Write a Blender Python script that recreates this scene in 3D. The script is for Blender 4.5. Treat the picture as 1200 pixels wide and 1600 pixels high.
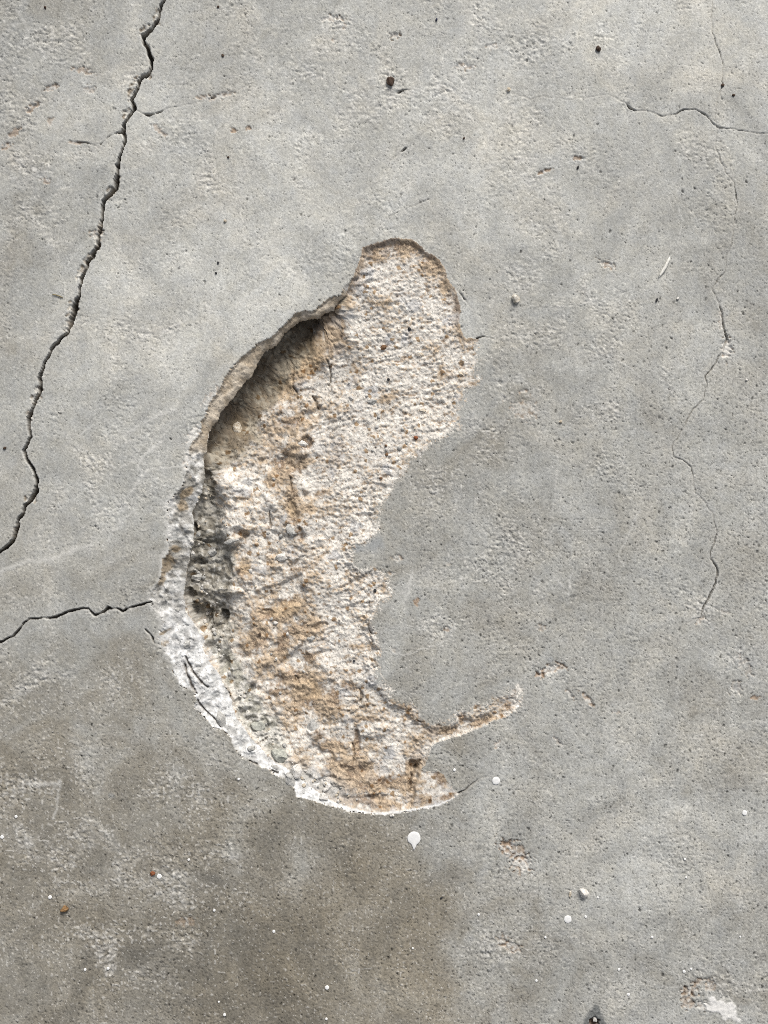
import bpy, math, random
import numpy as np
from mathutils import Vector, noise as mnoise

for o in list(bpy.data.objects):
    bpy.data.objects.remove(o)
S = 0.00075                      # metres per photo pixel: the frame is 0.9 m x 1.2 m of floor
C = bpy.context.scene.collection
SC = bpy.context.scene
random.seed(7)

# ------------------------------------------------------------------ camera
cam = bpy.data.cameras.new('camera')
cam_o = bpy.data.objects.new('camera', cam)
C.objects.link(cam_o)
CAM_H = 1.35
cam_o.location = (0, 0, CAM_H)
cam.sensor_fit = 'VERTICAL'
cam.angle = 2 * math.atan(800 * S / CAM_H)
cam.clip_start = 0.01
cam.clip_end = 500
SC.camera = cam_o

# ------------------------------------------------------------------ sky, sun, exposure
SUN_EL, SUN_AZ = math.radians(36), math.radians(16)      # azimuth from +Y (photo top) towards +X
w = bpy.data.worlds.new('World'); SC.world = w; w.use_nodes = True
nt = w.node_tree; nt.nodes.clear()
sky = nt.nodes.new('ShaderNodeTexSky'); sky.sky_type = 'NISHITA'; sky.sun_disc = False
sky.sun_elevation = SUN_EL; sky.sun_rotation = SUN_AZ
sky.air_density = 1.0; sky.dust_density = 4.0; sky.ozone_density = 1.0
bg = nt.nodes.new('ShaderNodeBackground'); bg.inputs['Strength'].default_value = 0.055
wo = nt.nodes.new('ShaderNodeOutputWorld')
hs = nt.nodes.new('ShaderNodeHueSaturation'); hs.inputs['Saturation'].default_value = 0.35      # thin cloud: a paler sky
nt.links.new(sky.outputs['Color'], hs.inputs['Color']); nt.links.new(hs.outputs['Color'], bg.inputs['Color'])
nt.links.new(bg.outputs['Background'], wo.inputs['Surface'])
sl = bpy.data.lights.new('sun', 'SUN'); sl.energy = 1.5; sl.angle = math.radians(26); sl.color = (1.0, 0.975, 0.935)
so = bpy.data.objects.new('sun', sl); C.objects.link(so)
sv = Vector((math.sin(SUN_AZ) * math.cos(SUN_EL), math.cos(SUN_AZ) * math.cos(SUN_EL), math.sin(SUN_EL)))
so.rotation_mode = 'QUATERNION'; so.rotation_quaternion = (-sv).to_track_quat('-Z', 'Y')
so.location = sv * 5
SC.view_settings.view_transform = 'Standard'; SC.view_settings.look = 'None'
SC.view_settings.gamma = 1; SC.view_settings.use_curve_mapping = False
SC.view_settings.exposure = 1.25
SC.cycles.use_denoising = False
SC.cycles.pixel_filter_type = 'BLACKMAN_HARRIS'; SC.cycles.filter_width = 0.9

# ------------------------------------------------------------------ traced lines of the damage (photo pixels on the floor plane)
# outline of the broken hole in the screed: x, y, width of the drop, raggedness
OUT_UP = [(288,747),(292,728),(295,710),(298,693),(313,677),(313,662),(323,642),(330,625),(343,610),(350,593),(361,576),
  (375,560),(390,548),(400,538),(423,527),(438,515),(453,498),(462,488),(477,485),(488,487),(498,478),(510,467),(522,462),(532,462)]
OUT_LOBE = [(538,448),(547,441),(553,430),(558,415),(563,400),(566,387),(580,381),(594,378),(606,373),(618,371),(630,373),(644,373),(652,380),
  (660,387),(666,393),(680,400),(688,408),(696,422),(699,436),(710,450),(714,460),(718,474),(720,486),(717,502),(722,520),(728,528),(748,529)]
OUT_SOFT = [(743,540),(740,560),(737,582),(746,592),(728,612),(720,628),(710,644),(714,666),(696,682),(668,698),(636,718),(636,730),
  (614,754),(606,776),(590,788),(591,800),(593,825),(580,840),(562,850),(553,857),(545,878),(560,892),(582,888),(597,902),(605,915),(605,932),(590,945),
  (588,953),(577,968),(576,978),(583,995),(593,1013),(590,1028),(592,1043),(587,1065),(600,1076),(616,1093),(640,1104),(652,1116),
  (666,1130),(690,1134),(704,1128),(714,1114),(726,1110),(736,1114),(744,1104),(752,1110),(762,1108),(776,1092),(790,1086),(800,1078),
  (808,1074),(816,1077),(810,1088),(812,1104)]
OUT_LOW = [(792,1119),(770,1126),(760,1134),(744,1139),(724,1148),(708,1152),(684,1160),(674,1168),(670,1180),(666,1190),(658,1204),
  (668,1205),(684,1205),(692,1210),(700,1222),(716,1241),(700,1253),(680,1261),(650,1267),(630,1270),(607,1273),(585,1273),(563,1271),
  (540,1267),(527,1262),(495,1253),(463,1244)]
OUT_LEFT = [(460,1232),(445,1217),(432,1212),(417,1202),(398,1193),(380,1185),(367,1170),(358,1150),(348,1140),(332,1137),(322,1123),
  (303,1105),(307,1095),(302,1080),(282,1072),(272,1055),(268,1038),(262,1026),(254,1012),(247,996),(252,985),(255,975),(252,963),(240,952),
  (233,934),(238,925),(250,905),(253,890),(255,873),(263,863),(263,847),(262,823),(263,807),(262,785),(275,772),(287,758)]
OUTLINE = ([(x, y, 3, 1.6) for x, y in OUT_UP] + [(x, y, 9, 0.8) for x, y in OUT_LOBE] + [(x, y, 15, 3.0) for x, y in OUT_SOFT]
           + [(x, y, 3, 1.3) for x, y in OUT_LOW] + [(x, y, 3, 2.0) for x, y in OUT_LEFT])
# foot of the broken edge: x, y, depth there, undercut behind it
INNER = [(548,440,3,0),(538,461,9,4),(528,470,12,12),(522,483,14,18),(507,489,15,24),(500,495,15,26),(480,498,15,28),(468,500,15,26),(458,507,15,24),
  (442,520,15,22),(432,538,15,22),(413,548,15,20),(400,567,15,20),(392,587,16,18),(377,600,16,18),(366,615,16,18),(362,622,16,18),(343,642,16,18),
  (338,655,16,18),(325,673,16,16),(322,687,16,16),(321,702,16,14),(315,715,17,14),(318,735,17,12),(315,758,17,12),(313,770,17,10),(302,788,18,8),
  (298,802,18,9),(300,820,19,10),(300,848,19,9),(292,873,19,5),(288,900,19,5),(285,923,19,5),(284,932,19,5),(287,955,19,3),(295,970,20,4),(307,987,20,2),
  (318,1002,20,0),(313,1015,18,0),(323,1033,18,0),(343,1062,18,0),(358,1093,18,0),(363,1110,17,0),(368,1127,16,0),(377,1135,16,0),(388,1155,15,0),(403,1167,14,0),
  (415,1183,12,0),(427,1192,11,0),(447,1203,10,0),(463,1212,10,0),(478,1226,9,0),(497,1240,8,0),(518,1253,7,0),(535,1259,6,0),(563,1267,4,0),(585,1270,3,0),
  (607,1270,3,0),(630,1267,3,0),(650,1264,3,0),(680,1258,2,0),(705,1248,1,0)]
MAIN = [(262,-40,4),(257,0,3),(252,8,4),(249,22,3),(246,32,4),(236,46,5),(225,56,9),(224,62,4.5),(230,75,5),(236,92,6.5),(237,105,5.5),(232,116,4),(222,121,6),
  (216,135,3.5),(210,148,4),(206,157,4.5),(210,170,6),(202,180,3.5),(195,192,4),(192,205,4.5),(195,215,5),(193,230,3),(187,243,3.5),(184,256,5),
  (184,270,5),(182,284,9.5),(180,295,7),(170,305,6),(162,312,5),(160,325,5),(160,340,4.5),(157,355,3),(154,370,4.5),(153,385,5),(146,395,5),(144,402,5),
  (137,408,6),(135,418,4),(128,430,4),(125,445,3.5),(124,460,4.5),(119,472,7),(116,485,9),(112,498,8),(108,512,4),(105,520,4),(93,530,4),(80,546,3.5),
  (72,562,3),(65,580,3.5),(61,592,5),(64,607,6),(60,615,4),(55,625,4),(50,640,5),(44,655,5.5),(45,670,3),(48,683,4),(41,695,3),(37,705,4),(42,718,4),(51,732,4),
  (57,750,4.5),(56,768,6),(48,780,6),(40,790,5),(36,800,4),(28,815,4),(24,832,4.5),(20,845,5),(10,855,5),(2,860,4),(-30,885,4),(-70,905,3)]
THIN = {1: .62, 2: .68, 4: .64, 5: .66, 6: .6, 10: .7, 11: .75, 13: .8, 7: .58, 8: .75, 9: .7, 12: .7}
CRACKS = [
 ('long open crack with chipped edges running down the floor', MAIN),
 ('short crack forking right from the long open crack', [(210,170,3),(222,177,2.5),(232,180,4),(250,175,2.2),(265,168,2.2),(300,162,1.8),(330,153,2.5),(345,150,2.5),(365,143,1.5),(390,132,1.2)]),
 ('curved hairline looping left from the long open crack', [(190,206,3),(175,210,2.2),(160,220,1.8),(155,230,2.2),(146,226,1.8),(130,222,2.5),(118,223,2.5),(105,218,1.2)]),
 ('wavy crack running from the hole out to the floor edge', [(-60,1020,2),(0,1003,2.4),(20,995,2.4),(28,985,2.4),(38,973,2.2),(45,967,2.2),(70,966,2),(87,965,2.6),(100,958,2.6),(120,952,2.2),(138,951,2.2),(148,961,2.6),(155,960,2.4),(170,950,3),(180,951,2.2),(192,955,2.4),(208,948,2.4),(222,944,2.4),(236,941,2)]),
 ('faint wavy crack crossing the clean upper corner', [(800,145,1),(830,154,1.5),(848,149,1),(885,155,1),(920,152,1.2),(952,147,1),(975,160,1.5),(985,168,4.5),(995,173,2),(1015,173,1.6),(1035,182,2.2),(1050,180,1.6),(1065,173,2.8),(1085,170,2),(1100,177,2.8),(1112,192,2),(1122,199,2.6),(1145,202,1.8),(1165,205,1.8),(1200,209,1.6),(1260,215,1.4)]),
 ('thin meandering crack down the clean side of the floor', [(1115,-30,1.2),(1113,15,1.2),(1112,30,1.6),(1114,50,1.8),(1118,68,2.2),(1125,80,2.2),(1129,95,1.6),(1130,110,1.2),(1129,133,2.4),(1122,155,1.2),(1118,170,1),(1120,205,1.2),(1117,225,1.4),(1125,250,1.6),(1135,270,1.4),(1147,285,1.8),(1150,305,2.8),(1152,320,1.6),(1147,340,1.2),(1144,380,1.6),(1138,392,2),(1134,400,1.4),(1133,425,1.6),(1120,438,2.2),(1113,452,1.6),(1122,470,1.6),(1128,488,2.6),(1130,505,3),(1136,530,3.4),(1130,548,2),(1115,572,2.4),(1102,588,2.4),(1104,602,1.8),(1098,625,2),(1080,642,2.4),(1068,670,1.6),(1052,692,1.8),(1051,712,2),(1068,720,2.2),(1080,730,2.4),(1084,750,1.6),(1087,770,1.6),(1100,782,1.8),(1113,800,1.6),(1116,812,2),(1121,832,2.4),(1117,848,2.6),(1110,865,3),(1110,872,2),(1121,886,3),(1121,900,3),(1115,920,3),(1108,935,3.2),(1098,952,3),(1093,965,2),(1085,968,1.6),(1072,974,1.4)]),
 ('tiny fork at the foot of the thin meandering crack', [(1098,955,2.2),(1104,968,2.2),(1115,975,1.2)]),
 ('short nick above the hole with a pit in it', [(601,259,1),(612,250,2),(625,238,2),(631,233,3.6),(640,228,1.6),(646,224,1)]),
 ('fine slanting crack just above the hole', [(590,353,1),(610,337,1.8),(635,325,1.6),(650,320,1.8),(661,314,2.8),(675,308,1)]),
 ('small crack just below the dark brown pebble', [(585,154,1),(603,153,1.4),(618,147,1.6),(627,142,3),(640,140,1.4),(656,136,1)]),
 ('thin crack curving off the top lobe of the hole', [(709,450,2.2),(720,458,2.2),(730,473,2.2),(740,485,1.8),(752,497,1.2)]),
 ('short split leading out of the notch in the hole', [(746,528,2.6),(757,526,1.6),(770,529,1.4)]),
 ('fine crack leading off the bottom tip of the hole', [(714,1242,2.6),(724,1236,2.2),(732,1228,1.8),(744,1222,1.6),(752,1214,1.2),(764,1213,1.0)]),
 ('dark split in the corner of the chipped flap', [(228,983,2.2),(234,990,2.6),(238,996,2.4),(242,1006,2)]),
]
# fissures inside the hole and along the broken edge
FISS = [[(457,560,2.5),(458,572,2),(455,585,2.2),(455,600,2.5),(460,608,2),(462,620,1.5)],[(510,560,1.5),(514,572,2.5),(516,585,3),(512,598,2.5)],
 [(487,617,2.5),(491,624,4),(497,636,2.5)],[(288,1028,2),(297,1045,3),(305,1058,3),(313,1066,2.6),(323,1076,2)],
 [(287,1040,2.4),(292,1055,2.4),(296,1068,3.4),(303,1078,2.6),(306,1084,2)],[(307,1093,2.4),(315,1107,2.4),(325,1117,1.8),(335,1124,2),(346,1137,1.6)],
 [(352,1078,3),(357,1088,4),(363,1098,3)],[(262,1036,2),(266,1046,2),(271,1051,2.4)],[(380,1184,2),(392,1191,2),(405,1198,1.4)],[(420,1203,1.6),(433,1209,2.2)],
 [(562,1078,3),(566,1088,4),(563,1100,2.5)],[(578,965,2),(575,978,2.5),(581,992,2.5)],[(552,1165,2.4),(553,1180,3),(551,1195,2)],[(452,745,2),(454,765,2.4)],
 [(418,800,2.4),(420,825,2)],[(660,1120,2),(690,1134,3),(705,1130,2)],[(640,1240,2),(643,1220,2.5),(648,1205,4),(656,1190,3)],[(400,1165,2),(412,1160,2.4),(414,1155,2)]]

# ------------------------------------------------------------------ the grid
STEP, MARG = 1.43, 115
def lines(n):
    inner = np.arange(-MARG, n + MARG + STEP, STEP)
    out, step = [], STEP
    p = inner[-1]
    while p < n + 40000:
        step *= 1.42; p += step; out.append(p - inner[-1])
    out = np.array(out)
    return np.concatenate([inner[0] - out[::-1], inner, inner[-1] + out])
gx, gy = lines(1200).astype(np.float32), lines(1600).astype(np.float32)
W, H = len(gx), len(gy)
PX, PY = np.meshgrid(gx, gy)
rng = np.random.default_rng(11)

def perlin(X, Y, cell, seed):
    r = np.random.default_rng(seed)
    a = r.random((256, 256)).astype(np.float32) * 2 * np.pi
    GXc, GYc = np.cos(a), np.sin(a)
    x, y = X / cell + 17.3, Y / cell + 41.7
    xf, yf = np.floor(x), np.floor(y)
    i, j = xf.astype(np.int32) & 255, yf.astype(np.int32) & 255
    x = (x - xf).astype(np.float32); y = (y - yf).astype(np.float32)
    i1, j1 = (i + 1) & 255, (j + 1) & 255
    u = x * x * x * (x * (x * 6 - 15) + 10); v = y * y * y * (y * (y * 6 - 15) + 10)
    def g(jj, ii, dx, dy): return GXc[jj, ii] * dx + GYc[jj, ii] * dy
    a0 = g(j, i, x, y); a1 = g(j, i1, x - 1, y); b0 = g(j1, i, x, y - 1); b1 = g(j1, i1, x - 1, y - 1)
    t = a0 + u * (a1 - a0); b = b0 + u * (b1 - b0)
    return (t + v * (b - t)) * 1.5
def fbm(X, Y, cell, seed, n=4, gain=0.5):
    s = 0; amp = 1
    for k in range(n):
        s = s + amp * perlin(X, Y, cell / 2 ** k, seed + k * 13); amp *= gain
    return s
def worley(X, Y, cell, seed):
    r = np.random.default_rng(seed)
    ox, oy = r.random((256, 256)).astype(np.float32), r.random((256, 256)).astype(np.float32)
    x, y = X / cell + 60, Y / cell + 60
    i, j = np.floor(x).astype(np.int32), np.floor(y).astype(np.int32)
    f1 = np.full(X.shape, 9, np.float32); f2 = f1.copy(); cid = np.zeros(X.shape, np.int32); dxm = np.zeros(X.shape, np.float32); dym = dxm.copy()
    for dj in (-1, 0, 1):
        for di in (-1, 0, 1):
            ii, jj = (i + di) & 255, (j + dj) & 255
            dx = x - (i + di + ox[jj, ii]); dy = y - (j + dj + oy[jj, ii])
            d = dx * dx + dy * dy
            near = d < f1
            f2 = np.where(near, f1, np.minimum(f2, d))
            f1 = np.where(near, d, f1); cid = np.where(near, ii * 256 + jj, cid)
            dxm = np.where(near, dx, dxm); dym = np.where(near, dy, dym)
    return np.sqrt(f1), np.sqrt(f2), cid, dxm, dym
def ss(a, b, x):
    t = np.clip((x - a) / (b - a), 0, 1)
    return t * t * (3 - 2 * t)
def mix(a, b, t):
    return a + (b - a) * t
def poly_dist(X, Y, pts, closed, nattr):
    P = np.array(pts, np.float32); n = len(P)
    best = np.full(X.shape, 1e9, np.float32)
    att = [np.zeros(X.shape, np.float32) for _ in range(nattr)]
    inside = np.zeros(X.shape, bool)
    for k in range(n if closed else n - 1):
        a, b = P[k], P[(k + 1) % n]
        ex, ey = b[0] - a[0], b[1] - a[1]
        t = np.clip(((X - a[0]) * ex + (Y - a[1]) * ey) / max(ex * ex + ey * ey, 1e-6), 0, 1)
        d = (X - a[0] - t * ex) ** 2 + (Y - a[1] - t * ey) ** 2
        m = d < best
        best = np.where(m, d, best)
        for q in range(nattr):
            att[q] = np.where(m, a[2 + q] + t * (b[2 + q] - a[2 + q]), att[q])
        if closed and ey != 0:
            c = ((a[1] > Y) != (b[1] > Y)) & (X < ex * (Y - a[1]) / ey + a[0])
            inside ^= c
    return np.sqrt(best), att, inside
def blobs(X, Y, lst):
    m = np.zeros(X.shape, np.float32)
    for b in lst:
        x, y, rx, ry = b[:4]; rot = math.radians(b[4]) if len(b) > 4 else 0; amt = b[5] if len(b) > 5 else 1
        R = max(rx, ry) * 2.6
        j0, j1 = np.searchsorted(Y[:, 0], (y - R, y + R)); i0, i1 = np.searchsorted(X[0], (x - R, x + R))
        if j1 <= j0 or i1 <= i0: continue
        dx, dy = X[j0:j1, i0:i1] - x, Y[j0:j1, i0:i1] - y
        c, s = math.cos(rot), math.sin(rot)
        u, v = dx * c - dy * s, dx * s + dy * c          # rot counter-clockwise as seen in the photo
        g = amt * np.exp(-((u / rx) ** 2 + (v / ry) ** 2))
        m[j0:j1, i0:i1] = np.maximum(m[j0:j1, i0:i1], g)
    return m
def line_field(X, Y, pts, WX, WY, reach=26):
    """distance to a line and its half width, evaluated only near the line; WX, WY: warped coordinates"""
    d = np.full(X.shape, 1e3, np.float32); hw = np.zeros(X.shape, np.float32)
    for a, b in zip(pts[:-1], pts[1:]):
        j0, j1 = np.searchsorted(Y[:, 0], (min(a[1], b[1]) - reach, max(a[1], b[1]) + reach))
        i0, i1 = np.searchsorted(X[0], (min(a[0], b[0]) - reach, max(a[0], b[0]) + reach))
        if j1 <= j0 or i1 <= i0: continue
        x, y = WX[j0:j1, i0:i1], WY[j0:j1, i0:i1]
        ex, ey = b[0] - a[0], b[1] - a[1]
        t = np.clip(((x - a[0]) * ex + (y - a[1]) * ey) / max(ex * ex + ey * ey, 1e-6), 0, 1)
        dd = np.sqrt((x - a[0] - t * ex) ** 2 + (y - a[1] - t * ey) ** 2)
        ww = (a[2] + t * (b[2] - a[2])) / 2
        m = dd < d[j0:j1, i0:i1]
        d[j0:j1, i0:i1] = np.where(m, dd, d[j0:j1, i0:i1]); hw[j0:j1, i0:i1] = np.where(m, ww, hw[j0:j1, i0:i1])
    return d, hw

f32 = np.float32
Z = np.zeros((H, W), f32)                       # height in photo pixels
DX = np.zeros((H, W), f32); DY = np.zeros((H, W), f32)
PART = np.zeros((H, W), np.int16)

# ------------------------------------------------------------------ the grey screed: tone with painted light falloff, dirt, relief
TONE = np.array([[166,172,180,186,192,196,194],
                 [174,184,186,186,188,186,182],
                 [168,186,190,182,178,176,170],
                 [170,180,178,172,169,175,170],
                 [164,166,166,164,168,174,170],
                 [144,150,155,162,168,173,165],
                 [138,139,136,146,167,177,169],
                 [139,134,128,139,161,171,161]], f32)  # dirt tone plus light falloff painted into the albedo, brighter at the top
def sample_lattice(L, X, Y):
    h, w_ = L.shape
    x = np.clip((X / 1200) * (w_ - 1), 0, w_ - 1.001); y = np.clip((Y / 1600) * (h - 1), 0, h - 1.001)
    i, j = x.astype(int), y.astype(int); u, v = x - i, y - j
    u = u * u * (3 - 2 * u); v = v * v * (3 - 2 * v)
    return (L[j, i] * (1 - u) + L[j, i + 1] * u) * (1 - v) + (L[j + 1, i] * (1 - u) + L[j + 1, i + 1] * u) * v
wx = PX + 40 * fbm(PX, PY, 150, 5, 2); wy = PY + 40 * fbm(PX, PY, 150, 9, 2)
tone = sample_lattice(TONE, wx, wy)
big = fbm(wx, wy, 190, 21, 4, 0.55)
mid = fbm(wx, wy, 60, 33, 4, 0.6)
blot = fbm(wx, wy, 110, 45, 3)
# trowel marks: long soft streaks
streak = perlin(PX * 0.94 + PY * 0.34, (PY * 0.94 - PX * 0.34) * 0.22, 26, 57)
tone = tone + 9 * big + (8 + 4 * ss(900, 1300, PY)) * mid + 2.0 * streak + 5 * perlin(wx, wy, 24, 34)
LIGHT = [(620,290,45,60,-20,9),(800,370,30,22,0,9),(430,400,120,90,0,5),(265,90,18,110,-8,8),(185,150,55,120,-20,5),(1060,60,120,60,0,4),(170,420,70,150,10,4),
  (300,560,60,50,40,6),(1090,640,40,120,15,6),(150,850,55,25,10,9),(70,870,60,16,12,9),(460,1350,50,40,0,7),(360,1330,35,50,0,7),(530,1410,45,30,0,5),(700,1490,30,50,0,5),(580,1560,60,40,0,6),
  (1010,1300,120,200,0,4),(130,1160,30,50,20,5),(440,1390,40,30,0,6),(20,1500,50,60,0,6),(920,1450,90,60,0,4)]
DARK = [(920,310,60,50,0,7),(1000,150,40,40,0,5),(1170,150,40,30,0,6),(960,780,35,70,0,8),(930,760,60,40,0,6),(760,600,60,100,0,4),(850,600,60,60,0,5),(160,620,70,30,10,5),(90,700,70,60,0,5),
  (1180,560,40,130,0,7),(600,1330,60,60,-15,10),(610,1450,110,60,0,8),(700,1390,40,60,-20,9),(470,1500,70,30,0,7),(380,1440,60,50,0,8),(210,1240,120,50,0,5),(200,1000,60,70,0,5),
  (250,930,60,60,0,3),(690,1560,40,40,0,7),(830,1550,40,30,0,5),(100,300,60,30,0,4),(245,330,30,30,0,7),(125,280,12,10,0,6),(660,830,60,40,0,3),(800,880,50,60,0,5),(960,900,40,60,0,6)]
cl = fbm(wx, wy, 75, 35, 5, 0.62)
tone = tone + 4.5 * ss(0.05, 0.5, cl) - 4.5 * ss(0.05, 0.5, -cl)
STAIN = [(640,1338),(672,1372),(695,1410),(712,1460),(718,1540),(735,1600),(740,1700),(260,1700),(300,1520),(400,1420),(520,1345),(590,1325)]
d, _, ins = poly_dist(PX + 14 * mid + 5 * perlin(PX, PY, 14, 36), PY + 14 * blot, STAIN, True, 0)
stain = ss(-30, 40, np.where(ins, d, -d) + 10 * mid)
tone = tone - 4 * stain
for lst, sg in ((LIGHT, 1), (DARK, -1)):
    for b in lst: tone = tone + sg * blobs(wx * 0 + PX, PY, [b]) * 1.0 * (1 + 0.5 * mid)
# rough, sandy places where the skin of the screed has worn away
ROUGH = [(880,480,70,35,25),(850,520,45,30,0),(930,545,35,25,0),(820,430,30,25,0),(60,70,70,60,0),(40,160,60,30,40),(330,110,70,30,20),(280,220,60,40,-30),(480,110,80,50,0),(520,30,40,18,0),
  (440,45,40,18,0),(560,180,80,60,0),(330,290,60,30,20),(700,120,60,90,0),(770,40,80,40,0),(840,70,40,60,0),(840,160,60,40,0),(850,280,60,50,0),(60,290,60,60,0),(250,500,50,25,20),
  (790,600,40,40,0),(760,690,60,50,0),(700,750,60,40,0),(1040,600,25,30,0),(960,640,50,20,0),(220,1060,80,40,20),(60,1060,70,80,0),(120,1330,120,70,0),(300,1370,80,60,0),(60,1220,80,30,0),
  (200,1480,120,60,0),(280,1240,60,50,0),(820,860,70,60,0),(800,1330,28,28,0,1.3),(780,1480,45,35,0),(1120,1545,50,30,-30,1.3),(1150,1050,30,60,-20),(1100,960,25,25,0),(740,880,60,30,0),
  (190,720,70,40,0),(170,790,70,40,20),(420,1310,40,15,0),(690,960,40,25,0),(860,1045,30,18,0,1.2),(600,330,60,30,0),(1080,240,30,30,0)]
rough = np.clip(blobs(PX, PY, ROUGH) * (0.75 + 0.9 * mid) + 0.35 * ss(0.15, 0.8, mid + 0.5 * blot) * (0.5 + 0.5 * ss(500, 200, PX + 0.2 * PY)), 0, 1.2)
n10 = perlin(PX, PY, 11, 71); n5 = perlin(PX, PY, 5.3, 72); n3 = perlin(PX, PY, 3.3, 73)
grit = rng.standard_normal((H, W)).astype(f32)
grit2 = rng.random((H, W)).astype(f32)
flakes = ss(0.10, 0.42, perlin(PX, PY, 7.5, 75) + 0.5 * n3)              # skin lost in little flakes
Z += 1.6 * fbm(PX, PY, 320, 81, 2) + 0.55 * perlin(PX, PY, 70, 83) + 0.25 * perlin(PX, PY, 28, 84)
patchy = np.clip(0.55 + 0.75 * mid + 0.5 * blot, 0.1, 1.4)
n26 = perlin(PX, PY, 2.75, 76); n4 = perlin(PX, PY, 4.1, 77)
wear = np.clip(-0.06 + 1.05 * fbm(PX, PY, 85, 86, 4) + 0.8 * rough, 0.0, 1.25)          # 0: steel-trowelled skin, 1: sandy
f1, f2, cid, _, _ = worley(PX + 1.5 * n10, PY + 1.5 * n5, 5.0, 87)
rr = np.random.default_rng(88).random((3, 65536)).astype(f32)
grain = np.sqrt(np.clip(1 - (f1 / (0.35 + 0.3 * rr[0][cid])) ** 2, 0, 1)) * (rr[1][cid] < 0.62)
gtone = rr[2][cid]
Z += (0.01 + 0.14 * wear) * n10 + (0.02 + 0.18 * wear) * n5 + (0.05 + 0.20 * wear) * n3 + (0.055 + 0.06 * wear) * grit + (0.05 + 0.8 * wear) * grain - 0.95 * rough * flakes
# little torn dimples and ridges, longer across the trowel strokes
dim = perlin(PX * 0.62 + 0.12 * PY, PY * 1.1 - 0.1 * PX, 7, 78) + 0.45 * n26
dimple = ss(0.50, 0.72, dim + 0.45 * wear - 0.24)
dimple *= 0.12 + 0.88 * ss(0.1, 0.55, wear + 0.3 * n10)
Z -= 0.8 * dimple
brown = 0.25 * stain + np.clip(ss(172, 130, tone) * 0.85 + 0.22 * blot + 0.16 * mid + 0.06, 0, 1.1)
# --- colours (linear)
def lin(c): return np.array([((v / 255 + 0.055) / 1.055) ** 2.4 if v > 10 else v / 255 / 12.92 for v in c], f32)
GAIN = 0.80                                                             # picture value -> albedo
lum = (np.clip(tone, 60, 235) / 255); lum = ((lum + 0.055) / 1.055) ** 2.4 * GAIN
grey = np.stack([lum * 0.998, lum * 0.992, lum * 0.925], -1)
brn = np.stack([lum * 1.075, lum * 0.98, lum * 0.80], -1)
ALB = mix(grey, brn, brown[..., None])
ALB *= (1 + (0.10 + 0.5 * np.clip(wear, 0, 1)) * grain * (gtone - 0.45))[..., None]
ALB *= (1 + 0.12 * grit + 0.13 * n26 + 0.11 * n4 + 0.06 * n5 + 0.06 * n10)[..., None]
pale = np.clip(rough * (0.55 + 1.0 * n10 + 0.7 * n5) * ss(0.1, 0.6, wear), 0, 1)
ALB = mix(ALB, np.array([0.43, 0.42, 0.395], f32) * (1 + 0.10 * grit[..., None]), (0.38 * pale)[..., None])
chroma = perlin(PX, PY, 17, 79) + 0.7 * n5 + 0.5 * fbm(PX, PY, 70, 80, 2)
ALB *= 1 + chroma[..., None] * np.array([0.011, 0.002, -0.020], f32)
ALB *= (1 + 0.16 * (rough * (flakes - 0.35)))[..., None]
pore = 0.010 + 0.016 * ss(700, 1050, PY + 0.5 * PX - 300) * ss(-0.6, 0.5, blot + 0.3) + 0.012 * ss(0.0, 0.7, mid)
pm = (grit2 < pore)
f1, f2, cid, _, _ = worley(PX + 2 * n10, PY + 2 * n5, 8.5, 89)
rr = np.random.default_rng(90).random((3, 65536)).astype(f32)
pdens = np.clip(0.02 + 0.08 * ss(0.1, 0.6, mid) + 0.27 * ss(550, 1000, PX * 0.5 + PY * 0.6) * (0.7 + 0.6 * blot), 0.01, 0.6)
hole_dot = ss(1.0, 0.55, f1 * 8.5 / (0.9 + 1.5 * rr[0][cid] ** 2)) * (rr[1][cid] < pdens)
ALB *= (1 - (0.45 + 0.35 * rr[2][cid]) * hole_dot)[..., None]; Z -= 1.1 * hole_dot
pores = ss(0.52, 0.68, n4 + 0.20 * ss(-0.2, 1.0, blot + ss(600, 1100, PX * 0.6 + PY * 0.6)) + 0.10 * n26)
pores *= 0.25 + 0.75 * ss(500, 1000, PX * 0.5 + PY * 0.6)
ALB *= (1 - 0.32 * pores)[..., None]; Z -= 0.45 * pores
flk = ss(0.55, 0.72, perlin(PX, PY, 5.0, 82) + 0.25 * rough + 0.10 * ss(800, 1300, PY) + 0.15 * n26 - 0.04) * (0.4 + 0.6 * ss(-0.3, 0.4, mid + rough))
ALB = mix(ALB, np.array([0.60, 0.585, 0.55], f32), (0.42 * flk)[..., None]); Z += 0.5 * flk
ALB[pm] *= 0.42 + 0.3 * rng.random((pm.sum(), 1)).astype(f32); Z[pm] -= 0.9
wm = grit2 > 1 - (0.004 + 0.010 * rough + 0.005 * ss(900, 1300, PY))
ALB[wm] = mix(ALB[wm], np.array([0.62, 0.60, 0.56], f32), 0.6)
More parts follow.
